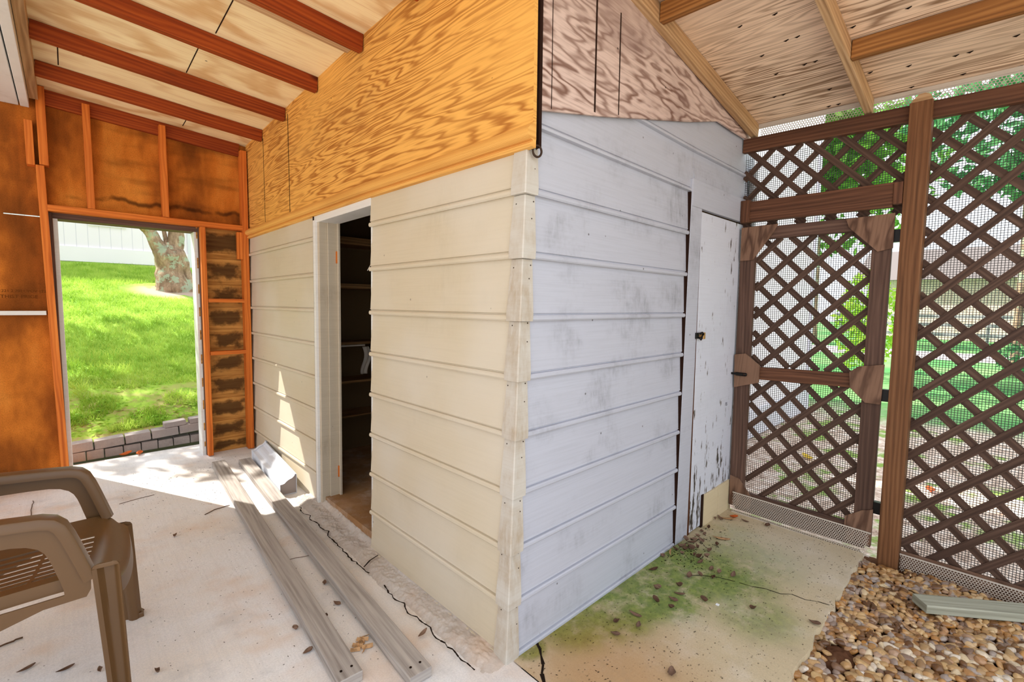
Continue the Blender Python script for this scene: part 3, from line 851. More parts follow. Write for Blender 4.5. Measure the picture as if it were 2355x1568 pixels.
# roofing nails that came through
mb = MB(); rr = random.Random(11)
for i in range(7):
    for j in range(7):
        x = 2.0 + i * .24 + rr.uniform(-.05, .05); y = -.15 + j * .19 + rr.uniform(-.04, .04)
        for k in range(rr.choice((1, 1, 2))):
            yy = y + k * .05; z = zR(x, yy)
            mb.mesh([(x - .004, yy - .012, z - .0008), (x + .004, yy - .012, z - .0008), (x + .003, yy + .014, z - .0008), (x, yy, z - .009)], [(0, 1, 3), (1, 2, 3), (2, 0, 3)])
o = mb.build('nail_points', M['crack'], cr); o['kind'] = 'stuff'
def rafterR(y, label, w=.042, x1=3.455, x0=1.3):
    mb = MB(); mb.beam((x0, y, zR(x0, y) - .047), (x1, y, zR(x1, y) - .047), w, .09)
    tag(mb.build('rafter', M['rafter_roof'], bevel=.006), label, 'rafter', 'rafters of the right roof')
rafterR(1.252, 'rafter running down along the grey plywood gable')
rafterR(.625, 'pale rafter running down to the lattice beam near the post', .04)
for x, y0, y1, lab in ((2.135, .648, 1.228, 'short brown blocking board between the gable rafter and the pale rafter'), (2.862, -.53, .603, 'long brown blocking board running from the pale rafter to the right edge')):
    mb = MB(); mb.beam((x, y0, zR(x, y0) - .046), (x, y1, zR(x, y1) - .046), .042, .088)
    tag(mb.build('blocking_board', M['blocking'], bevel=.003), lab, 'board', 'blocking in the right roof')

tag(MB().box(1.262, 1.28, -.8, 1.30, 2.84, 3.06, 'y').build('sun_stop_board', M['rafter_roof']), kind='structure')  # unseen board added to stop sun slipping between the two roofs
mb = MB(); mb.box(1.25, 3.62, 4.90, 4.93, 0, 3.09, 'x'); mb.box(3.59, 3.62, 1.39, 4.90, 0, 3.09, 'y'); mb.box(1.22, 3.62, 1.34, 4.93, 3.09, 3.12, 'x')
tag(mb.build('sun_stop_shell', M['siding_white']), kind='structure')  # unseen back, side and lid added to shut out sun leaks
# ------------------------------------------------------------------ lattice wall
def zb(y): return 2.545 - .033 * (1.28 - y)
mb = MB(); mb.beam((3.42, 1.31, zb(1.31)), (3.42, -1.4, zb(-1.4)), .042, .090)
tag(mb.build('lattice_beam', M['beam'], bevel=.002), 'dark brown top beam above the lattice, running past the post', 'beam')
post = empty('post', (3.405, .382, -.06), 'tall brown square post standing in the pebbles between gate and lattice', 'post')
MB().box(3.36, 3.45, .336, .432, -.06, 2.56, 'z').build('shaft', M['post'], post, bevel=.004)
mb = MB(); mb.prism([(3.40, .432, 2.56), (3.40, .336, 2.56), (3.40, .352, 2.60), (3.40, .375, 2.612), (3.40, .40, 2.61), (3.40, .425, 2.585)], (.05, 0, 0), (0, 1, 0))
mb.build('notched_top', M['rafter_roof'], post)
hd = empty('gate_header', (3.385, .87, 2.02), 'thick dark brown board above the lattice gate', 'board')
MB().beam((3.385, 1.285, 2.092), (3.385, .475, 2.085), .04, .135).build('board', M['beam'], hd, bevel=.003)
MB().box(3.355, 3.405, 1.232, 1.289, 2.022, 2.170, 'z').build('cleat', M['beam'], hd, bevel=.003)
MB().box(3.36, 3.40, .434, .476, 2.03, 2.15, 'z').build('cleat', M['beam'], hd, bevel=.003)

def lattice(mb, x_front, y0, y1, ztop, z0, fam, w=.036, th=.008, skip=()):
    """fam: list of (sign, c, x): sign -1: z + y = c ; +1: z - y = c.  ztop(y) gives the upper edge"""
    for sg, c, x in fam:
        P = []
        n = 240
        prev = None
        for i in range(n + 1):
            y = y0 + (y1 - y0) * i / n
            z = c - y if sg < 0 else c + y
            ins = z0 <= z <= ztop(y)
            if ins: P.append((x, y, z))
        if len(P) >= 6:
            mb.beam(P[0], P[-1], w, th, up=(1, 0, 0))
def wires(mb, x, y0, y1, z0, z1, ztop=None, pitch=.0127, r=.0025):
    n = int((y1 - y0) / pitch)
    for i in range(n + 1):
        y = y0 + i * pitch
        zt = ztop(y) if ztop else z1
        mb.beam((x, y, z0), (x, y, zt), r, r, up=(0, 1, 0))
    m = int((z1 - z0) / pitch)
    for j in range(m + 1):
        z = z0 + j * pitch
        mb.beam((x + r, y0, z), (x + r, y1, z), r, r, up=(0, 0, 1))

gate = empty('lattice_gate', (3.42, .88, .03), 'brown lattice gate with corner gussets and black latch beside the white door', 'gate')
gx0, gx1 = 3.392, 3.430
MB().box(gx0, gx1, 1.196, 1.292, .035, 1.985, 'z').build('stile', M['gate_wood'], gate, bevel=.003)
MB().box(gx0, gx1, .470, .560, .035, 1.975, 'z').build('stile', M['gate_wood'], gate, bevel=.003)
MB().box(gx0, gx1, .561, 1.195, 1.905, 1.985, 'y').build('rail', M['gate_wood'], gate, bevel=.003)
MB().beam((3.411, .56, 1.02), (3.411, 1.195, 1.0), .038, .085).build('rail', M['beam'], gate, bevel=.003)
MB().box(gx0 + .006, gx1, .50, 1.25, .012, .150, 'y').build('rail', M['gate_wood'], gate, bevel=.003)
def gusset(pts, x=3.376):
    mb = MB(); mb.prism([(x, y, z) for y, z in pts], (.013, 0, 0), (0, .2, 1), (0, 1, .1)); mb.build('gusset', M['gusset'], gate, bevel=.001)
gusset([(1.285, 1.992), (1.058, 1.994), (1.085, 1.94), (1.198, 1.78), (1.205, 1.768), (1.285, 1.768)])
gusset([(.69, 1.978), (.462, 1.985), (.462, 1.79), (.53, 1.775), (.672, 1.925)])
gusset([(1.292, 1.120), (1.222, 1.132), (1.126, 1.058), (1.128, .94), (1.212, .913), (1.287, .888)])
gusset([(.625, 1.07), (.583, 1.108), (.461, 1.131), (.466, .897), (.54, .898), (.618, .978)])
gusset([(1.285, .05), (1.285, .255), (1.225, .245), (1.14, .14), (1.14, .05)])
gusset([(.60, .05), (.60, .19), (.52, .25), (.466, .272), (.466, .05)])
fam = [(-1, 2.77 - .1915 * k, 3.437) for k in range(-1, 14)] + [(1, .748 + .1665 * k, 3.446) for k in range(-8, 8)]
for nm, z0, z1 in (('lattice_panel', 1.05, 1.915), ('lattice_panel', .115, .985)):
    mb = MB(); lattice(mb, 0, .552, 1.20, lambda y, z1=z1: z1, z0, fam); mb.build(nm, M['lattice'], gate)
mb = MB(); wires(mb, 3.456, .49, 1.28, .08, 1.97); mb.build('wire_mesh', M['wire'], gate)
lt = MB().box(3.362, 3.375, 1.205, 1.275, .975, .998, 'y').build('latch_plate', M['black_metal'], gate, bevel=.002)
MB().tube([(3.362, 1.33, .988), (3.362, 1.20, .988)], .008, 10).build('bolt', M['black_metal'], lt, shade=True)
MB().tube([(3.365, 1.215, .988), (3.345, 1.212, .992), (3.338, 1.21, .99)], .005, 8).build('bolt_knob', M['rust'], lt, shade=True)
for z in (1.86, .95, .28):
    MB().box(3.395, 3.43, .4345, .4685, z - .035, z + .035, 'z').build('hinge', M['black_metal'], gate)

tr = empty('lattice_transom', (3.43, .87, 2.16), 'lattice panel filling the gap above the gate header', 'lattice panel', 'lattice infill panels')
mb = MB()
lattice(mb, 0, .43, 1.31, lambda y: zb(y) - .03, 1.993, [(1, 1.234 + .166 * k, 3.447) for k in range(-4, 6)] + [(-1, 2.973 + .166 * k, 3.456) for k in range(-6, 5)])
mb.build('lattice_panel', M['lattice'], tr)
mb = MB(); wires(mb, 3.466, .43, 1.33, 1.995, 2.47, lambda y: zb(y) - .04); mb.build('wire_mesh', M['wire'], tr)
lf = empty('lattice_fence', (3.46, -.4, 0), 'tall lattice fence panel with wire mesh to the right of the post', 'fence', 'lattice infill panels')
mb = MB()
lattice(mb, 0, -1.3, .345, lambda y: zb(y) - .03, .0, [(-1, 2.663 - .172 * k, 3.458) for k in range(-3, 22)] + [(1, 2.08 - .178 * k, 3.467) for k in range(-10, 14)], .038)
mb.build('lattice_panel', M['lattice'], lf)
mb = MB(); wires(mb, 3.478, -1.3, .34, -.05, 2.44, lambda y: zb(y) - .04); mb.build('wire_mesh', M['wire'], lf)
MB().box(3.418, 3.44, -1.3, .334, -.10, .055, 'y').build('base_board', M['gusset'], lf)
MB().box(3.44, 3.48, -1.4, -1.3, -.05, 2.5, 'z').build('end_stile', M['lattice'], lf)

def perforated(mb, org, du, dv, nu, nv, s):
    """flat strip of round holes in a honeycomb order"""
    org, du, dv = Vector(org), Vector(du).normalized(), Vector(dv).normalized()
    R = s / math.sqrt(3); r = s * .40
    for j in range(nv):
        for i in range(nu):
            cx = (i + .5 * (j % 2)) * s; cy = j * s * math.sqrt(3) / 2
            b = len(mb.v)
            for k in range(6):
                a = math.pi / 6 + k * math.pi / 3
                mb.v.append(tuple(org + du * (cx + R * math.cos(a)) + dv * (cy + R * math.sin(a))))
            for k in range(12):
                a = math.pi / 6 + k * math.pi / 6
                mb.v.append(tuple(org + du * (cx + r * math.cos(a)) + dv * (cy + r * math.sin(a))))
            for k in range(6):
                k2 = (k + 1) % 6; i0 = b + 6 + 2 * k; i1 = b + 6 + 2 * k + 1; i2 = b + 6 + (2 * k + 2) % 12
                mb.f.append((b + k, b + k2, i2, i1, i0)); mb.uv.append([(0, 0)] * 5)
def guard(name_label, a, b, up, height, s, border=.008, grp='perforated guard strips'):
    a, b, up = Vector(a), Vector(b), Vector(up).normalized()
    du = (b - a).normalized(); L = (b - a).length
    g = empty('gutter_guard', (a + b) / 2, name_label, 'guard strip', grp)
    nu = int(L / s) - 1; nv = int((height - 2 * border) / (s * .866))
    mb = MB(); perforated(mb, a + du * s * .7 + up * (border + s * .5), du, up, nu, nv, s)
    mb.build('perforated_sheet', M['guard'], g, solid=.0015)
    nrm = du.cross(up).normalized()
    top = border + nv * s * .866 + s * .3
    MB().beam(a + up * border * .5, b + up * border * .5, .005, border, up=up).build('rim', M['guard'], g)
    MB().beam(a + up * top, b + up * top, .004, border, up=up).build('rim', M['guard'], g)
    return g
guard('perforated pale guard strip along the bottom of the lattice gate', (3.362, 1.258, .0), (3.362, .466, -.012), (.05, 0, 1), .152, .0125)
guard('perforated pale guard strip along the pebbles right of the post', (3.392, .334, -.06), (3.392, -1.2, -.062), (.06, 0, 1), .118, .0125)
guard('perforated pale guard strip under the eave above the lattice beam', (3.468, 1.23, zb(1.23) + .03), (3.468, -1.3, zb(-1.3) + .03), (-.15, 0, 1), .098, .0145)
mb = MB(); mb.beam((3.462, 1.24, zR(3.46, 1.24) - .012), (3.462, -1.3, zR(3.46, -1.3) - .012), .03, .022)
tag(mb.build('trim_3', M['guard']), kind='structure')

# ------------------------------------------------------------------ lumber and gutter on the slab
def board(name, a0, a1, w, th, label, mat, grp=None):
    a0, a1 = Vector(a0), Vector(a1)
    t = empty(name, (a0 + a1) / 2, label, 'plank', grp)
    mb = MB(); mb.beam(a0 + Vector((0, 0, th / 2)), a1 + Vector((0, 0, th / 2)), w, th, nseg=4)
    mb.build('board', M[mat], t, bevel=.003)
    for end, s_ in ((a0, 1), ):
        d = (a1 - a0).normalized(); sd = Vector((-d.y, d.x, 0))
        for k in (-1, 1):
            c = end + d * .045 + sd * (w * .22 * k) + Vector((0, 0, th))
            MB().tube([c - Vector((0, 0, .002)), c + Vector((0, 0, .002))], .005, 8).build('screw_head', M['crack'], t)
    return t
board('plank', (.712, 1.618, .002), (.858, 4.49, .0735), .094, .042, 'weathered grey plank on the slab, farther from the shed wall', 'lumber', 'planks on the slab')
board('plank', (.918, 1.455, .002), (1.040, 4.42, .070), .094, .042, 'weathered grey plank on the slab, beside the white gutter piece', 'lumber', 'planks on the slab')
# plank on the pebbles
def board_at(p0, p1, w, th, label):
    mb = MB(); mb.beam(p0, p1, w, th)
    t = mb.build('plank', M['lumber_green'], bevel=.003); tag(t, label, 'plank')
board_at((2.965, .205, .012), (3.312, -.22, .006), .098, .042, 'greenish grey plank end lying on the pebbles')

gt = empty('gutter_piece', (1.14, 4.0, .05), 'short white metal gutter piece with capped end on the slab by the shed', 'gutter')
g0, g1 = Vector((1.060, 3.555, .040)), Vector((1.112, 4.47, .070))
gd = (g1 - g0); GL = gd.length; gd.normalize(); gs = Vector((gd.y, -gd.x, 0)).normalized()
prof = [(0, 0), (.112, .0), (.114, .128), (.113, .142), (.103, .144), (.098, .132), (.082, .118), (.058, .110), (.042, .100), (.030, .088), (.018, .084), (0, .083)]
def gring(t, k=1.0): return [g0 + gd * t + gs * ((a - .057) * k + .057) + Vector((0, 0, b * k + .001)) for a, b in prof]
mb = MB()
ra, rb = gring(0), gring(GL)
for i in range(len(prof)):
    j = (i + 1) % len(prof); mb.poly([ra[j], ra[i], rb[i], rb[j]])
mb.build('channel', M['gutter_white'], gt, solid=.0015, weld=True)
mb = MB(); mb.poly([p + gd * .012 for p in gring(0, .995)][::-1]); mb.build('end_cap', M['gutter_cap_shade'], gt)
mb = MB(); c0, c1 = gring(GL - .03, 1.04), gring(GL + .004, 1.06)
for i in range(len(prof)):
    j = (i + 1) % len(prof); mb.poly([c0[j], c0[i], c1[i], c1[j]])
mb.poly(c1); mb.build('end_cap', M['gutter_white'], gt, solid=.0015)

# ------------------------------------------------------------------ plastic armchair
CF = Vector((.992, -.128, 0)); CW = Vector((.128, .992, 0)); CO = Vector((.107, 2.37, 0))
def ch(x, y, z): return CO + CF * x + CW * y + Vector((0, 0, z))
chair = empty('plastic_armchair', CO, 'brown moulded plastic armchair on the slab with slotted seat', 'chair')
def strip(mb, sec, close=False):
    """loft between successive rings of points"""
    for a, b in zip(sec[:-1], sec[1:]):
        n = len(a)
        for i in range(n if close else n - 1):
            j = (i + 1) % n
            mb.poly([a[i], a[j], b[j], b[i]])
def bez(p, q, r, s_, t):
    return [(1 - t) ** 3 * p[i] + 3 * (1 - t) ** 2 * t * q[i] + 3 * (1 - t) * t * t * r[i] + t ** 3 * s_[i] for i in range(len(p))]
for sg in (-1, 1):
    Y = .29 * sg
    # arm rest: a broad rounded band from the back post forward, then down the front
    path = [(-.66, .775), (-.5, .768), (-.36, .758), (-.25, .752), (-.17, .746), (-.135, .735), (-.112, .712), (-.095, .672), (-.078, .62), (-.060, .56), (-.045, .51)]
    secs = []
    for i, (x, z) in enumerate(path):
        a = path[max(i - 1, 0)]; b = path[min(i + 1, len(path) - 1)]
        t = Vector((b[0] - a[0], b[1] - a[1])).normalized(); nx, nz = -t[1], t[0]
        if nz < 0 and nx < 0: nx, nz = -nx, -nz
        w = .062 if i < 5 else .062 - .014 * (i - 4) / 6
        ring = []
        for k, (wy, dn) in enumerate([(-.5, -.030), (-.5, -.006), (-.42, .0), (0, .004), (.42, .0), (.5, -.006), (.5, -.030)]):
            ring.append(ch(x + nx * dn, Y - sg * .012 + w * wy, z + nz * dn))
        secs.append(ring)
    mb = MB(); strip(mb, secs)
    mb.build('armrest', M['chair'], chair, shade=True, solid=.004, weld=True)
    # side panel with the rounded window under the arm
    outer = [(-.66, .752), (-.28, .737), (-.20, .730), (-.165, .727), (-.14, .722), (-.12, .705), (-.105, .675), (-.088, .635), (-.075, .60), (-.062, .55), (-.057, .50), (-.058, .47), (-.07, .447)]
    mbp = MB()
    hole = [(-.66, .675), (-.30, .671), (-.24, .668), (-.205, .660), (-.18, .646), (-.165, .628), (-.155, .605), (-.147, .578), (-.14, .55), (-.132, .52), (-.126, .495), (-.124, .48), (-.124, .47)]
    for (a, b), (c, d) in zip(zip(outer[:-1], outer[1:]), zip(hole[:-1], hole[1:])):
        mbp.poly([ch(a[0], Y, a[1]), ch(b[0], Y, b[1]), ch(d[0], Y, d[1]), ch(c[0], Y, c[1])])
    low_t = [(-.124, .47), (-.25, .462), (-.40, .455), (-.60, .45)]
    low_b = [(-.07, .447), (-.176, .440), (-.275, .408), (-.40, .34)]
    for i in range(3):
        mbp.poly([ch(low_t[i][0], Y, low_t[i][1]), ch(low_b[i][0], Y, low_b[i][1]), ch(low_b[i + 1][0], Y, low_b[i + 1][1]), ch(low_t[i + 1][0], Y, low_t[i + 1][1])])
    mbp.build('side_panel', M['chair'], chair, solid=.006, weld=True)
    # front leg: tapering rounded channel
    secs = []
    for k in range(9):
        t = k / 8; z = (.540 if sg < 0 else .452) * (1 - t) + .004 * t
        xc = -.018 + .024 * t; w = .066 - .014 * t; dep = .028 - .004 * t; yy = Y + sg * (.012 + .008 * t) - (.022 if sg > 0 else 0)
        ring = [(-w / 2 - .002, 0), (-w / 2 + .010, -sg * .004), (-w / 2 + .018, -sg * dep * .75), (-w / 2 + .026, -sg * dep), (w / 2 - .014, -sg * dep), (w / 2 - .006, -sg * dep * .8), (w / 2, -sg * .004), (w / 2 + .005, 0)]
        if k == 0:
            for f_, dz, g_ in ((.55, .014, 0), (.85, .010, .0), (1.0, .0, .0)): secs.append([ch(xc + a * f_, yy + b * g_ - sg * .002, z + dz) for a, b in ring])
        secs.append([ch(xc + a, yy + b, z) for a, b in ring])
    mb = MB(); strip(mb, secs)
    mb.poly(secs[0])
    lg = mb.build('leg', M['chair'], chair, shade=True, solid=.004, bevel=0, weld=True)
    MB().box(*(lambda p: (p.x - .014, p.x + .014, p.y - .02, p.y + .02, .002, .03))(ch(.03, Y, 0))).build('foot_tab', M['chair'], lg, bevel=.004)
    # rear leg
    secs = []
    for k in range(7):
        t = k / 6; z = .46 * (1 - t) + .004 * t; xc = -.47 - .13 * t; w = .06; yy = Y * .86
        secs.append([ch(xc + a, yy + b * sg, z) for a, b in ((-w / 2, -.045), (-w / 2, 0), (w / 2, 0), (w / 2, -.045))])
    mb = MB(); strip(mb, secs); mb.build('leg', M['chair'], chair, shade=True, solid=.005, weld=True)
# seat shell with slots
mb = MB()
def seat_z(x, y):
    front = smooth(-.10, .0, x)
    return .462 + .022 * smooth(-.5, -.05, x) - .055 * front ** 1.6 + .03 * (min(abs(y), .27) / .27) ** 3 - .006 * math.cos(y * 9) - .03 * smooth(.268, .286, abs(y))
slot_y = [-.15, -.11, -.07, -.03, .01, .05, .09, .13]
ysamp = sorted(set([-.286, -.28, -.268, -.245, -.21, -.18] + [s + d for s in slot_y for d in (-.008, .008)] + [.17, .21, .245, .268, .28, .286]))
xsamp = [-.50, -.44, -.43, -.36, -.30, -.235, -.225, -.16, -.11, -.10, -.075, -.055, -.04, -.025, -.012, .0]
def bulge(y): return .026 * (1 - (abs(y) / .286) ** 2)
def sp(i, j):
    x = xsamp[i]; y = max(ysamp[j], -.268)
    xx = x + bulge(y) * smooth(-.2, .0, x) - .02 * smooth(.24, .286, abs(y)) * smooth(-.06, 0, x)
    return ch(xx, y, seat_z(x, y))
for i in range(len(xsamp) - 1):
    for j in range(2, len(ysamp) - 1):
        yc = (ysamp[j] + ysamp[j + 1]) / 2; xa, xb = xsamp[i], xsamp[i + 1]
        isslot = any(abs(yc - s) < .004 for s in slot_y) and (-.431 < (xa + xb) / 2 < -.2351 or -.226 < (xa + xb) / 2 < -.1)
        if not isslot: mb.poly([sp(i, j), sp(i + 1, j), sp(i + 1, j + 1), sp(i, j + 1)])
for j in range(2, len(ysamp) - 1):   # rolled front apron
    a, b = sp(len(xsamp) - 1, j), sp(len(xsamp) - 1, j + 1)
    d = Vector((0, 0, -.05)); e = CF * .006
    mb.poly([a, a + d + e, b + d + e, b])
for yy in (-.268, .286):   # turned-down side edges
    jj = 2 if yy < 0 else len(ysamp) - 1
    for i in range(len(xsamp) - 1):
        if xsamp[i + 1] > -.075: continue
        a, b = sp(i, jj), sp(i + 1, jj); d = Vector((0, 0, -.042))
        mb.poly([a, b, b + d, a + d])
mb.build('seat', M['chair'], chair, shade=True, solid=.004, weld=True)
mb = MB()
secs = []
for k in range(9):
    t = k / 8; z = .46 + .46 * t; x = -.50 - .16 * t
    secs.append([ch(x - .03 * math.cos(a * 1.4), .27 * a, z + (.03 * math.cos(a * 1.5) if k == 8 else 0)) for a in [-1 + .2 * q for q in range(11)]])
strip(mb, secs); mb.build('backrest', M['chair'], chair, shade=True, solid=.006, weld=True)

# ------------------------------------------------------------------ pebbles
def icos(sub):
    bm = bmesh.new(); bmesh.ops.create_icosphere(bm, subdivisions=sub, radius=1)
    v = [tuple(x.co) for x in bm.verts]; f = [tuple(y.index for y in x.verts) for x in bm.faces]; bm.free(); return v, f
IV2, IF2 = icos(2); IV3, IF3 = icos(3)
rr = random.Random(5)
peb_meshes = []
for k in range(14):
    a, b, c = rr.uniform(.018, .027), rr.uniform(.0125, .0165), rr.uniform(.009, .0125)
    off = Vector((rr.uniform(0, 50), rr.uniform(0, 50), rr.uniform(0, 50)))
    vs = []
    for v in IV3:
        V = Vector(v); s_ = 1 + .24 * mnoise.noise(V * 1.0 + off) + .09 * mnoise.noise(V * 2.3 + off)
        pw = Vector([math.copysign(abs(t) ** .86, t) for t in V])
        vs.append((pw.x * a * s_, pw.y * b * s_, pw.z * c * s_))
    me = bpy.data.meshes.new('pebble'); me.from_pydata(vs, [], IF3); me.materials.append(M['pebble'])
    me.polygons.foreach_set('use_smooth', [True] * len(me.polygons)); peb_meshes.append(me)
def cam_depth(x, y, z): return .686 * x + .724 * y - .077 * (z - 1.45)
def cam_px(x, y, z):
    d = Vector((x, y, z - 1.45)); r = Vector((.726, -.687, .010)); u = Vector((.045, .063, .997)); w = Vector((.686, .724, -.077))
    k = d.dot(w); return (1177.5 + 1074.7 * d.dot(r) / k, 784 - 1074.7 * d.dot(u) / k, k)
spots = []
sp_ = .0285
for j in range(-22, 24):
    for i in range(0, 96):
        x = 1.28 + i * sp_ + (j % 2) * sp_ / 2 + rr.uniform(-.006, .006); y = -.10 + j * sp_ * .9 + rr.uniform(-.006, .006)
        ye = .497 + .018 * mnoise.noise(Vector((x * 7, 0, 0)))
        if y > ye or x > 3.385 or y < -.62: continue
        if x > 3.335 and y > .30: continue
        h = .012 * mnoise.noise(Vector((x * 5, y * 5, 2)))
        if (x - 2.30) ** 2 / .012 + (y - .40) ** 2 / .004 < 1 and rr.random() < .8: continue
        spots.append((x, y, -.030 + h + rr.uniform(-.006, .006)))
def in_view(s_):
    px, py, k = cam_px(*s_); return -5 < px < 2375 and py < 1590
seen = sorted([s_ for s_ in spots if in_view(s_)], key=lambda s_: cam_px(*s_)[2])
# the 300 that show largest are things of their own
big = seen[:300]; rest = seen[300:] + [s_ for s_ in spots if not in_view(s_)]
def peb_rot(): return (rr.gauss(0, .28), rr.gauss(0, .28), rr.gauss(-.55, .7))
first = None
for k, s_ in enumerate(big):
    if k < len(peb_meshes): o = bpy.data.objects.new('river_pebble', peb_meshes[k])
    else:
        o = big_objs[k % len(peb_meshes)].copy()
    if k == 0: big_objs = []
    if k < len(peb_meshes): big_objs.append(o)
    COL.objects.link(o); o.location = s_; o.rotation_euler = peb_rot(); sc = rr.uniform(.8, 1.3); o.scale = (sc, sc, sc)
    tag(o, 'smooth tan or brown river pebble in the near pebble bed', 'pebble', 'river pebbles nearest the viewer')
mb = MB()
for s_ in rest:
    me = None; a, b, c = rr.uniform(.018, .026), rr.uniform(.0125, .0165), rr.uniform(.009, .0125); off = Vector((rr.uniform(0, 50), 0, rr.uniform(0, 50)))
    R = Matrix.Rotation(rr.gauss(-.55, .7), 3, 'Z') @ Matrix.Rotation(rr.gauss(0, .28), 3, 'X') @ Matrix.Rotation(rr.gauss(0, .28), 3, 'Y')
    sc = rr.uniform(.8, 1.3); P = Vector(s_)
    vs = []
    for v in IV2:
        V = Vector(v); q = (1 + .24 * mnoise.noise(V + off)) * sc
        vs.append(tuple(P + R @ Vector((V.x * a * q, V.y * b * q, V.z * c * q))))
    uvp = (P.x * 3.1 % 1, P.y * 5.7 % 1)
    mb.mesh(vs, IF2, lambda v, uvp=uvp: uvp)
o = mb.build('river_pebbles_bed', M['pebble_bed'], shade=True); tag(o, 'mass of smaller-looking river pebbles toward the lattice and post', 'pebbles', kind='stuff')
mb = MB(); mb.grid(lambda u, v: (1.26 + 2.2 * u, -1.4 + 1.9 * v, -.050 + .008 * mnoise.noise(Vector((u * 30, v * 30, 0)))), 40, 40)
tag(mb.build('ground_bed', M['soil'], shade=True), kind='structure')
mb = MB(); rr = random.Random(9)
mb.grid(lambda u, v: (2.22 + .2 * u, .33 + .14 * v, -.050 + .034 * math.sin(math.pi * u) * math.sin(math.pi * v) + .014 * mnoise.noise(Vector((u * 9, v * 9, 4)))), 24, 18)
o = mb.build('soil_patch', M['soil'], shade=True); tag(o, 'bare dark soil patch among the pebbles beside the path edge', 'soil', kind='stuff')

# ------------------------------------------------------------------ dry leaves, twigs and debris
rr = random.Random(21)
def leaf_mesh(name, L, W, curl, twist, mat, jag=.0):
    mb = MB(); nu, nv = 8, 4
    def fn(u, v):
        x = (u - .5) * L; w = W * math.sin(math.pi * min(max(u * .92 + .04, 0), 1)) ** .8 * (1 + jag * math.sin(u * 25)); s_ = (v - .5)
        ang = twist * (u - .5)
        y = s_ * w; z = curl * L * (u - .5) ** 2 * 1.6 + abs(s_) * w * curl * 1.4
        return (x, y * math.cos(ang) - z * math.sin(ang) * .3, z + y * math.sin(ang) + .002)
    mb.grid(fn, nu, nv)
    zm = min(p[2] for p in mb.v); mb.v = [(p[0], p[1], p[2] - zm + .001) for p in mb.v]
    o = mb.build(name, mat, shade=True, origin=(0, 0, 0), solid=.0008); me = o.data
    mods = o; return o
leaf_protos = [leaf_mesh('dry_leaf', .055, .03, .5, 1.1, M['dry_leaf']), leaf_mesh('dry_leaf', .042, .026, .9, -1.4, M['dry_leaf'], .15),
               leaf_mesh('dry_leaf', .034, .022, 1.2, 1.8, M['dry_leaf'], .2), leaf_mesh('dry_leaf', .07, .024, .35, .5, M['dry_leaf'])]
tanp = leaf_mesh('dry_leaf', .11, .03, .25, .5, M['tan_leaf']); orp = leaf_mesh('dry_leaf', .06, .034, .6, .7, M['orange_leaf']); yep = leaf_mesh('dry_leaf', .12, .05, .4, .4, M['yellow_leaf'])
used = set()
def put_leaf(proto, x, y, z, rz, label, group, sc=1.0, tilt=0):
    if proto.name in used:
        o = proto.copy(); COL.objects.link(o)
    else:
        o = proto; used.add(proto.name)
    o.location = (x, y, z); o.rotation_euler = (tilt, rr.gauss(0, .08), rz); o.scale = (sc, sc, sc)
    tag(o, label, 'leaf', group); return o
PAD = [(3.271, 1.201), (3.219, 1.23), (3.132, 1.274), (3.27, 1.132), (3.309, 1.003), (2.973, 1.251), (2.862, 1.227), (2.901, 1.14), (2.773, 1.206), (2.71, 1.275), (2.608, 1.259), (2.567, 1.268), (2.633, 1.208), (2.696, 1.124), (2.797, 1.12), (2.498, 1.275), (2.446, 1.285), (2.586, 1.134), (2.628, 1.109), (2.54, 1.108), (2.518, 1.033), (2.436, 0.991), (2.508, 0.986), (2.547, 0.928), (2.364, 1.084), (2.414, 1.049), (2.239, 1.077), (2.176, 1.045), (2.106, 1.044), (2.036, 1.099), (2.128, 1.144), (2.275, 1.25), (2.214, 0.935), (2.327, 0.751), (2.042, 1.022), (1.87, 1.111), (1.69, 1.099), (1.761, 1.141), (1.668, 0.82), (1.815, 1.06), (2.427, 0.515)]
put_leaf(orp, 3.271, 1.205, .001, 2.2, 'orange curled leaf in the corner by the gate', 'fallen leaves', .9)
put_leaf(tanp, 2.901, 1.14, .001, -.9, 'long tan leaf lying near the white door', 'fallen leaves', 1.0)
put_leaf(tanp, 3.215, 1.225, .001, -1.1, 'long reddish tan leaf below the cream patch boards', 'fallen leaves', .9)
put_leaf(tanp, 2.498, 1.272, .012, .4, 'tan leaf standing upright against the siding', 'fallen leaves', .62, 1.1)
put_leaf(leaf_protos[3], 2.547, .928, .001, .2, 'brown folded leaf alone beside the thin path crack', 'fallen leaves', 1.0)
put_leaf(leaf_protos[1], 2.214, .935, .001, 1.2, 'grey-brown cupped leaf beside the white chip', 'fallen leaves', 1.0)
put_leaf(leaf_protos[0], 1.668, .82, .001, .5, 'dark crumpled leaf nearest the bottom edge of the path', 'fallen leaves', 1.0)
put_leaf(orp, .309, 5.25, .095, .3, 'orange leaf on the step in front of the block wall, left one of two', 'fallen leaves', 1.5)
put_leaf(orp, .40, 5.205, .094, 1.3, 'orange leaf on the step in front of the block wall, right one of two', 'fallen leaves', 1.4)
put_leaf(yep, 5.52, 1.33, -.115, .7, 'yellow leaf on the ground behind the lattice gate', 'fallen leaves', 1.6)
put_leaf(orp, 5.3, .35, -.115, .2, 'orange leaf on the ground behind the lattice right of the post', 'fallen leaves', 2.2)
put_leaf(tanp, 2.75, .21, -.028, .9, 'long brown leaf lying across the pebbles', 'fallen leaves', 1.0)
skip = {(3.271, 1.201), (2.901, 1.14), (3.219, 1.23), (2.498, 1.275), (2.547, .928), (2.214, .935), (1.668, .82)}
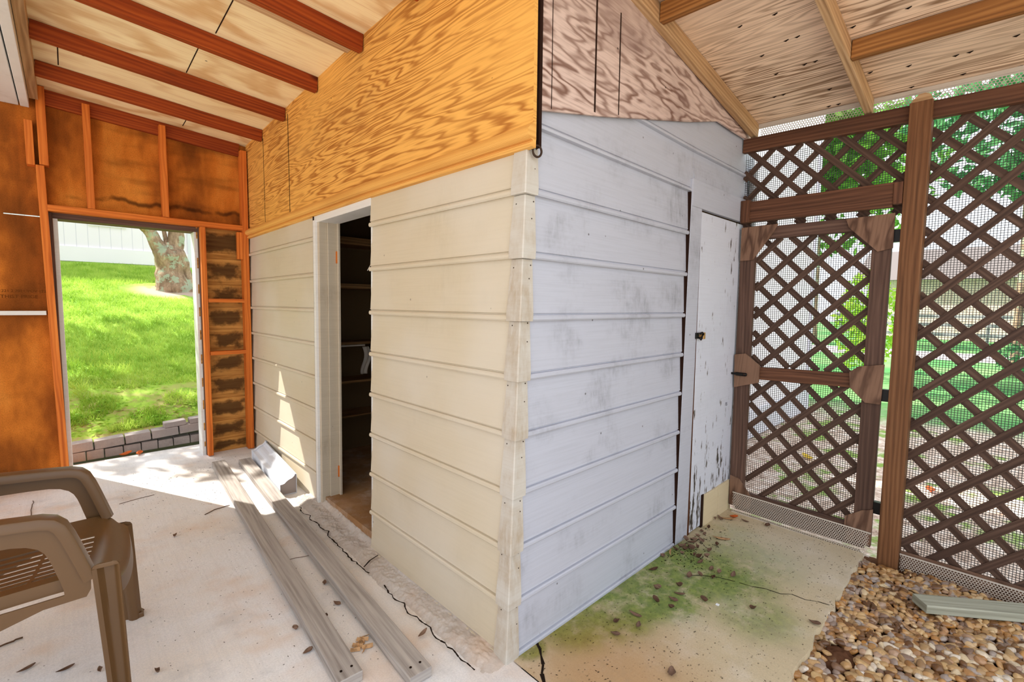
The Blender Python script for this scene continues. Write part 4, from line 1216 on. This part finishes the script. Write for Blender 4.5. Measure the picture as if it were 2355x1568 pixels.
for k, (x, y) in enumerate(PAD):
    if (x, y) in skip: continue
    near = y > 1.17 and x > 2.5
    put_leaf(leaf_protos[k % 4], x, y, .001 + (.006 if near else 0), rr.uniform(0, 6.28),
             'small crumpled brown leaf in the drift along the white door' if near else 'small crumpled brown leaf scattered on the mossy path',
             'leaves drifted by the door' if near else 'leaves on the mossy path', rr.uniform(.75, 1.1))
for k, (x, y) in enumerate([(2.66, 1.22), (2.64, 1.25), (2.60, 1.23), (2.72, 1.24), (2.76, 1.25), (2.82, 1.25), (2.68, 1.19), (3.18, 1.26), (2.9, 1.26), (2.55, 1.22), (2.58, 1.16)]):
    put_leaf(leaf_protos[k % 4], x, y, .004, rr.uniform(0, 6.28), 'small crumpled brown leaf in the drift along the white door', 'leaves drifted by the door', rr.uniform(.7, 1.0))
LEFT = [(0.404, 3.371, 0.032), (0.188, 2.196, 0.0), (-0.074, 2.453, 0.002), (0.876, 2.132, 0.0), (0.895, 2.334, 0.0), (0.797, 2.068, 0.0), (1.059, 1.665, 0.012), (0.658, 1.909, 0.0), (0.668, 2.084, 0.0), (0.025, 2.352, 0.0), (-0.185, 2.553, 0.005), (0.181, 2.674, 0.009)]
for k, (x, y, z) in enumerate(LEFT):
    put_leaf(leaf_protos[(k + 1) % 4], x, y, z + .001, rr.uniform(0, 6.28), 'small dark leaf scrap scattered on the pale slab', 'leaf scraps on the slab', .8)
def twig(pts, r, label):
    mb = MB(); P = []
    for a, b in zip(pts[:-1], pts[1:]):
        for t in (0, .33, .66): P.append(Vector(a).lerp(Vector(b), t) + Vector((rr.gauss(0, .002), rr.gauss(0, .002), r * 1.1)))
    P.append(Vector(pts[-1]) + Vector((0, 0, r * 1.1)))
    o = mb.tube(P, r * .7, 6).build('twig', M['twig'], shade=True); tag(o, label, 'twig', 'twigs on the slab')
twig([(.591, 3.569, .039), (.66, 3.61, .041), (.749, 3.62, .041)], .004, 'dark twig at the edge of the sunlit patch')
twig([(-.27, 2.78, .013), (-.235, 2.787, .013), (-.205, 2.79, .013)], .005, 'dark twig lying under the plastic chair at the left edge')
twig([(-.238, 4.524, .07), (-.24, 4.4, .067), (-.235, 4.228, .06)], .003, 'thin twig seen under the far chair arm')
twig([(.193, 4.11, .056), (.30, 4.13, .057), (.388, 4.141, .057)], .0025, 'thin straight twig on the slab behind the chair')
twig([(.984, 2.628, .010), (.90, 2.66, .011), (.80, 2.69, .012)], .002, 'thin stalk between the two grey planks')
mb = MB(); rr2 = random.Random(4)
for k in range(14):
    a = rr2.uniform(0, 6.28); c = Vector((.838 + rr2.gauss(0, .018), 1.80 + rr2.gauss(0, .022), .004)); d = Vector((math.cos(a), math.sin(a), 0)); s_ = Vector((-d.y, d.x, 0))
    mb.poly([c - d * .02 - s_ * .005, c + d * .02 - s_ * .005, c + d * .02 + s_ * .005 + Vector((0, 0, .012)), c - d * .02 + s_ * .005 + Vector((0, 0, .010))])
o = mb.build('wood_shavings', M['tan_leaf'], solid=.0008); tag(o, 'curled orange wood shavings between the two planks', 'shavings', kind='stuff')
tag(MB().box(2.228, 2.242, .873, .887, .0005, .004).build('paper_chip', M['chip']), 'tiny white square chip on the mossy path', 'chip')
mb = MB(); rr2 = random.Random(6)
def crumb(x, y, z, s_):
    a = rr2.uniform(0, 6.28); d = Vector((math.cos(a), math.sin(a), 0)) * s_ * rr2.uniform(.6, 2.2); e = Vector((-math.sin(a), math.cos(a), 0)) * s_ * .5; c = Vector((x, y, z))
    mb.mesh([c - d, c + e, c + d, c - e, c + Vector((0, 0, s_ * .6))], [(0, 3, 4), (3, 2, 4), (2, 1, 4), (1, 0, 4)])
for k in range(700):
    x, y = rr2.uniform(1.28, 3.34), rr2.uniform(.52, 1.27)
    crumb(x, y, .0005, rr2.uniform(.0012, .0035))
for k in range(160):
    crumb(min(max(rr2.gauss(2.62, .16), 1.3), 3.3), min(rr2.gauss(1.2, .06), 1.265), .0008, rr2.uniform(.003, .007))
for k in range(480):
    x, y = rr2.uniform(.2, 1.04), rr2.uniform(1.4, 4.7); crumb(x, y, floor_z(x, y) + .0005, rr2.uniform(.0012, .0034))
for k in range(140):
    x, y = rr2.uniform(.3, 1.03), min(rr2.gauss(4.3, .3), 4.7); crumb(x, y, floor_z(x, y) + .0005, rr2.uniform(.002, .005))
o = mb.build('debris', M['crack']); tag(o, 'dark crumbs of plant debris strewn over slab and path', 'debris', kind='stuff')

# ------------------------------------------------------------------ outside the left doorway: block wall, lawn, tree, house
bw = empty('block_wall', (.4, 5.36, .09), 'low wall of grey concrete blocks below the lawn', 'retaining wall')
rr = random.Random(31)
def block(x0, x1, y0, y1, z0, z1, tilt):
    mb = MB(); mb.box(x0, x1, y0, y1, z0, z1, 'x')
    c = Vector(((x0 + x1) / 2, (y0 + y1) / 2, z0)); R = Matrix.Rotation(tilt, 3, 'Y')
    mb.v = [tuple(c + R @ (Vector(p) - c)) for p in mb.v]
    mb.build('block', M['block'], bw, bevel=.006)
x = -.42
for k in range(13):
    w = .125 + rr.uniform(-.01, .01); y = 5.30 + .03 * k * .2
    block(x, x + w - .006, y, y + .12, .085, .162 + rr.uniform(-.004, .004), -.01); x += w
x = -.50
for k in range(8):
    w = .20 + rr.uniform(-.012, .012); y = 5.315 + rr.uniform(0, .02)
    z = .168 + max(0, (x - .1)) * .05
    block(x, x + w - .008, y, y + .13, z, z + .075, -.05); x += w
for x0, w in ((.60, .17), (.80, .17), (.99, .18)):
    z = .243 + (x0 - .1) * .05
    block(x0, x0 + w, 5.34, 5.45, z, z + .05, -.06)
HY = [5.38, 5.8, 8.0, 11.0, 15.0, 26.0]; HZ = [.235, .36, 1.03, 1.72, 2.36, 2.6]
def hill(x, y):
    for i in range(5):
        if y <= HY[i + 1]:
            t = (y - HY[i]) / (HY[i + 1] - HY[i]); z = HZ[i] + (HZ[i + 1] - HZ[i]) * t; break
    else: z = HZ[-1]
    z += .03 * mnoise.noise(Vector((x * .8, y * .8, 0)))
    return -.12 + (z + .12) * (1 - smooth(2.8, 5.5, x))
mb = MB(); mb.grid(lambda u, v: (-9 + 15 * u, 5.38 + 20 * v * v * .5 + 10 * v * .5, hill(-9 + 15 * u, 5.38 + 20 * v * v * .5 + 10 * v * .5)), 60, 60)
tag(mb.build('lawn', M['lawn'], shade=True), kind='structure')
mb = MB(); rr = random.Random(12)
def blade(x, y, z, h, w):
    a = rr.uniform(0, 6.28); dx, dy = math.cos(a) * w, math.sin(a) * w; lx, ly = rr.gauss(0, .45) * h, rr.gauss(0, .45) * h
    b = len(mb.v); mb.v += [(x - dx, y - dy, z), (x + dx, y + dy, z), (x + lx, y + ly, z + h)]; mb.f.append((b, b + 1, b + 2)); mb.uv.append([(0, 0), (1, 0), (.5, 1)])
for k in range(42000):
    t = rr.random(); y = 5.5 + 8.8 * t ** 1.5
    xl = -.02 - (y - 5) * .02 - .35; xr = .85 + (y - 5) * .15 + .35
    x = rr.uniform(xl, xr)
    if y < 6.6 and mnoise.noise(Vector((x * 3, y * 3, 0))) < -.05 + (6.6 - y) * .12: continue
    if (x - 1.42) ** 2 + (y - 10.75) ** 2 < .6: continue
    blade(x, y, hill(x, y) - .005, rr.uniform(.03, .075) * (1 + y * .03), .0035 * (1 + y * .06))
o = mb.build('grass', M['grass']); tag(o, 'bright green lawn grass beyond the open doorway', 'grass', kind='stuff')
mb = MB()
for k in range(900):
    x, y = rr.uniform(-.5, 1.4), 5.5 + abs(rr.gauss(0, .35)); a = rr.uniform(0, 6.28); s_ = rr.uniform(.012, .03)
    z = hill(x, max(y, 5.4)) + rr.uniform(.0, .05); d = Vector((math.cos(a), math.sin(a), rr.uniform(-.4, .4))) * s_; e = Vector((-math.sin(a), math.cos(a), rr.uniform(-.4, .4))) * s_ * .5; c = Vector((x, y, z))
    mb.poly([c - d, c - e, c + d, c + e])
o = mb.build('undergrowth', M['leaves_lime']); tag(o, 'small weeds growing along the top of the block wall', 'weeds', kind='stuff')

def crown(mb, cx, cy, cz, rx, ry, rz, n, s_, rr):
    for k in range(n):
        while True:
            p = Vector((rr.uniform(-1, 1), rr.uniform(-1, 1), rr.uniform(-1, 1)))
            if p.length < 1 and p.length > .25 and mnoise.noise(p * 2.2 + Vector((cx, cy, cz))) > -.12: break
        c = Vector((cx + p.x * rx, cy + p.y * ry, cz + p.z * rz))
        a = Vector((rr.gauss(0, 1), rr.gauss(0, 1), rr.gauss(0, 1))).normalized(); b = a.cross(Vector((rr.gauss(0, 1), rr.gauss(0, 1), rr.gauss(0, 1)))).normalized()
        q = s_ * rr.uniform(.6, 1.3)
        mb.poly([c - a * q, c - b * q * .5, c + a * q, c + b * q * .5])
rr = random.Random(77)
tree = empty('lichen_tree', (1.62, 10.9, 1.68), 'gnarled forked tree trunk with pale lichen on the sunny lawn', 'tree')
def trunk_tube(path, rads, n=20, amp=.06):
    P = [Vector(p) for p in path]; mb = MB()
    Q, Rr = [], []
    for i in range(len(P) - 1):
        for t in [k / 6 for k in range(6)]:
            Q.append(P[i].lerp(P[i + 1], t)); Rr.append(rads[i] + (rads[i + 1] - rads[i]) * t)
    Q.append(P[-1]); Rr.append(rads[-1]); mb.tube(Q, Rr, n)
    out = []
    for i, v in enumerate(mb.v):
        V = Vector(v); c = Q[min(i // n, len(Q) - 1)]; d = V - c
        k = 1 + amp * 4 * mnoise.noise(V * 3.2) + amp * 2.5 * mnoise.noise(V * 8)
        out.append(tuple(c + d * k))
    mb.v = out; return mb
trunk_tube([(1.54, 10.95, 1.60), (1.50, 10.92, 1.80), (1.47, 10.92, 2.10), (1.42, 10.92, 2.30), (1.37, 10.92, 2.46)], [.46, .33, .27, .25, .19]).build('trunk', M['bark'], tree, shade=True)
trunk_tube([(1.36, 10.92, 2.34), (1.22, 10.9, 2.56), (1.13, 10.88, 2.76), (.98, 10.8, 2.90), (.5, 10.6, 3.6), (-.4, 10.6, 4.8)], [.15, .115, .105, .10, .09, .06]).build('branch', M['bark'], tree, shade=True)
trunk_tube([(1.42, 10.92, 2.30), (1.52, 10.92, 2.56), (1.56, 10.92, 2.82), (1.7, 10.9, 3.5), (2.0, 10.8, 4.4)], [.17, .135, .125, .11, .08]).build('branch', M['bark'], tree, shade=True)
trunk_tube([(1.40, 10.95, 2.5), (1.36, 10.97, 2.8), (1.33, 11.0, 3.6)], [.05, .035, .03], 10).build('branch', M['bark'], tree, shade=True)
mb = MB()
crown(mb, -.2, 10.2, 5.4, 2.5, 2.0, 1.1, 2400, .14, rr); crown(mb, 1.9, 10.6, 5.6, 1.6, 1.4, .9, 900, .13, rr)
mb.build('crown', M['leaves'], tree)

hs = empty('neighbour_house', (-1.0, 15.2, 2.3), 'white house wall with grooved siding at the top of the lawn', 'house')
MB().box(-7.0, 2.36, 15.0, 20.0, 2.3, 5.2, 'x').build('wall', M['house'], hs)
MB().box(-7.0, 2.36, 14.965, 15.0, 2.36, 2.70, 'x').build('skirt_board', M['house_plain'], hs)
MB().box(2.36, 2.46, 14.95, 15.1, 2.3, 5.2, 'z').build('corner_board', M['house_pale_trim'], hs)
wn = MB().box(.42, 1.12, 14.96, 15.0, 3.22, 4.1, 'x').build('window', M['house_plain'], hs)
MB().box(.50, 1.04, 14.953, 14.962, 3.30, 4.0, 'x').build('pane', M['glass_dark'], wn)
mb = MB(); mb.prism([(-7.4, 14.4, 5.2), (-7.4, 17.5, 6.7), (-7.4, 20.6, 5.2)], (10.3, 0, 0), (0, 1, 0)); mb.build('roof', M['shingle'], hs)

# ------------------------------------------------------------------ beyond the lattice
ah = empty('annex_building', (6.4, 2.5, -.12), 'bright white building wall seen through the lattice gate', 'building')
MB().box(4.6, 8.1, 2.02, 4.5, -.1, 4.6, 'x').build('wall', M['house_plain'], ah)
MB().box(4.6, 8.1, 2.0, 2.02, -.1, .22, 'x').build('foundation', M['house_pale_trim'], ah)
MB().box(8.04, 8.13, 1.99, 2.1, -.1, 4.6, 'z').build('corner_board', M['house_pale_trim'], ah)
def tree_thing(name, x, y, h, crowns, mat, label, trunk=.16, leaf=.13, n=1500, zb0=-.12):
    t = empty(name, (x, y, zb0), label, 'tree' if h > 3 else 'shrub', 'greenery behind the lattice')
    r_ = random.Random(int(x * 100 + y * 37))
    if trunk: trunk_tube([(x, y, zb0), (x + .1, y, h * .35), (x, y + .1, h * .75)], [trunk, trunk * .8, trunk * .4], 12, .03).build('trunk', M['bark'], t, shade=True)
    mb = MB()
    for (dx, dy, dz, rx, ry, rz) in crowns: crown(mb, x + dx, y + dy, dz, rx, ry, rz, n, leaf, r_)
    mb.build('crown', M[mat], t)
tree_thing('leafy_tree', 11.6, 4.8, 6.0, [(0, -.6, 5.0, 1.8, 2.2, 1.4), (.3, -2.0, 4.6, 1.4, 1.3, .9)], 'leaves', 'bright green leafy tree above the gate header', n=1900)
tree_thing('leafy_tree', 16.0, -.2, 8.0, [(0, 0, 6.2, 1.9, 2.4, 2.2), (0, -1.2, 4.8, 1.7, 1.8, 1.3)], 'leaves_teal', 'tall teal-green tree behind the top of the lattice fence', .09, .15, 2200)
tree_thing('leafy_tree', 21.5, -5.2, 9.0, [(0, 0, 6.8, 3.0, 3.6, 2.8), (0, 2, 4.6, 2.2, 2.4, 1.3)], 'leaves_teal', 'tree with blue-green leaves at the right edge behind the lattice', .25, .17, 2200)
tree_thing('leafy_tree', 24.0, 6.0, 10.0, [(0, 0, 7, 4, 4.4, 3.4)], 'leaves', 'distant green tree behind the white building', .28, .2, 2400)
tree_thing('garden_shrub', 10.6, 1.75, 2.2, [(0, 0, 1.2, .55, .5, .95)], 'leaves_lime', 'yellow-green shrub seen through the gate lattice', 0, .06, 1500)
tree_thing('garden_shrub', 13.2, -1.2, 1.6, [(0, 0, .5, 1.0, 1.3, .7)], 'leaves_teal', 'low dark green shrub behind the lattice right of the post', 0, .09, 900)
bh = empty('brick_house', (34, -3, -.12), 'pale pink brick house far behind the lattice fence', 'house')
MB().box(33, 40, -16, 5.5, -.12, 3.0, 'y').build('wall', M['brick'], bh)
mb = MB(); mb.prism([(32.4, -16.5, 3.0), (36.5, -16.5, 4.9), (40.6, -16.5, 3.0)], (0, 22.6, 0), (1, 0, 0)); mb.build('roof', M['shingle'], bh)
rf = empty('rail_fence', (26, -4, -.12), 'low grey rail fence in front of the brick house', 'fence')
for z in (.35, .75, 1.1): MB().box(26, 26.06, -14, 5.5, z, z + .13, 'y').build('rail', M['fence_grey'], rf)
for k in range(9): MB().box(26.06, 26.16, -14 + k * 2.4, -13.9 + k * 2.4, -.12, 1.3, 'z').build('post', M['fence_grey'], rf)

# ------------------------------------------------------------------ light
w = bpy.data.worlds.new('sky'); C.world = w; w.use_nodes = True
bg = w.node_tree.nodes['Background']; bg.inputs[0].default_value = (.88, .93, 1.0, 1); bg.inputs[1].default_value = 1.3
sun = bpy.data.lights.new('sun', 'SUN'); sun.energy = 6.0; sun.angle = .009; sun.color = (1, .95, .86)
so = bpy.data.objects.new('sun', sun); COL.objects.link(so)
so.rotation_euler = Vector((.45, -.82, -.98)).to_track_quat('-Z', 'Y').to_euler(); so.location = (-4, 12, 12)

# ------------------------------------------------------------------ camera
cd = bpy.data.cameras.new('camera'); cd.sensor_width = 36; cd.sensor_fit = 'HORIZONTAL'; cd.lens = 1074.7 / 2355 * 36; cd.clip_start = .05; cd.clip_end = 300
co = bpy.data.objects.new('camera', cd); COL.objects.link(co)
yaw, pitch, roll = 0.75871, -0.077104, 0.010326
fw0 = Vector((math.sin(yaw), math.cos(yaw), 0)); r0 = Vector((math.cos(yaw), -math.sin(yaw), 0)); u0 = Vector((0, 0, 1))
fw = fw0 * math.cos(pitch) + u0 * math.sin(pitch); up = u0 * math.cos(pitch) - fw0 * math.sin(pitch)
r = r0 * math.cos(roll) + up * math.sin(roll); u = up * math.cos(roll) - r0 * math.sin(roll)
co.matrix_world = Matrix(((r.x, u.x, -fw.x, 0), (r.y, u.y, -fw.y, 0), (r.z, u.z, -fw.z, 1.45), (0, 0, 0, 1)))
C.camera = co

vs = C.view_settings
vs.view_transform = 'Standard'; vs.look = 'None'; vs.gamma = 1; vs.use_curve_mapping = False; vs.exposure = 0.56
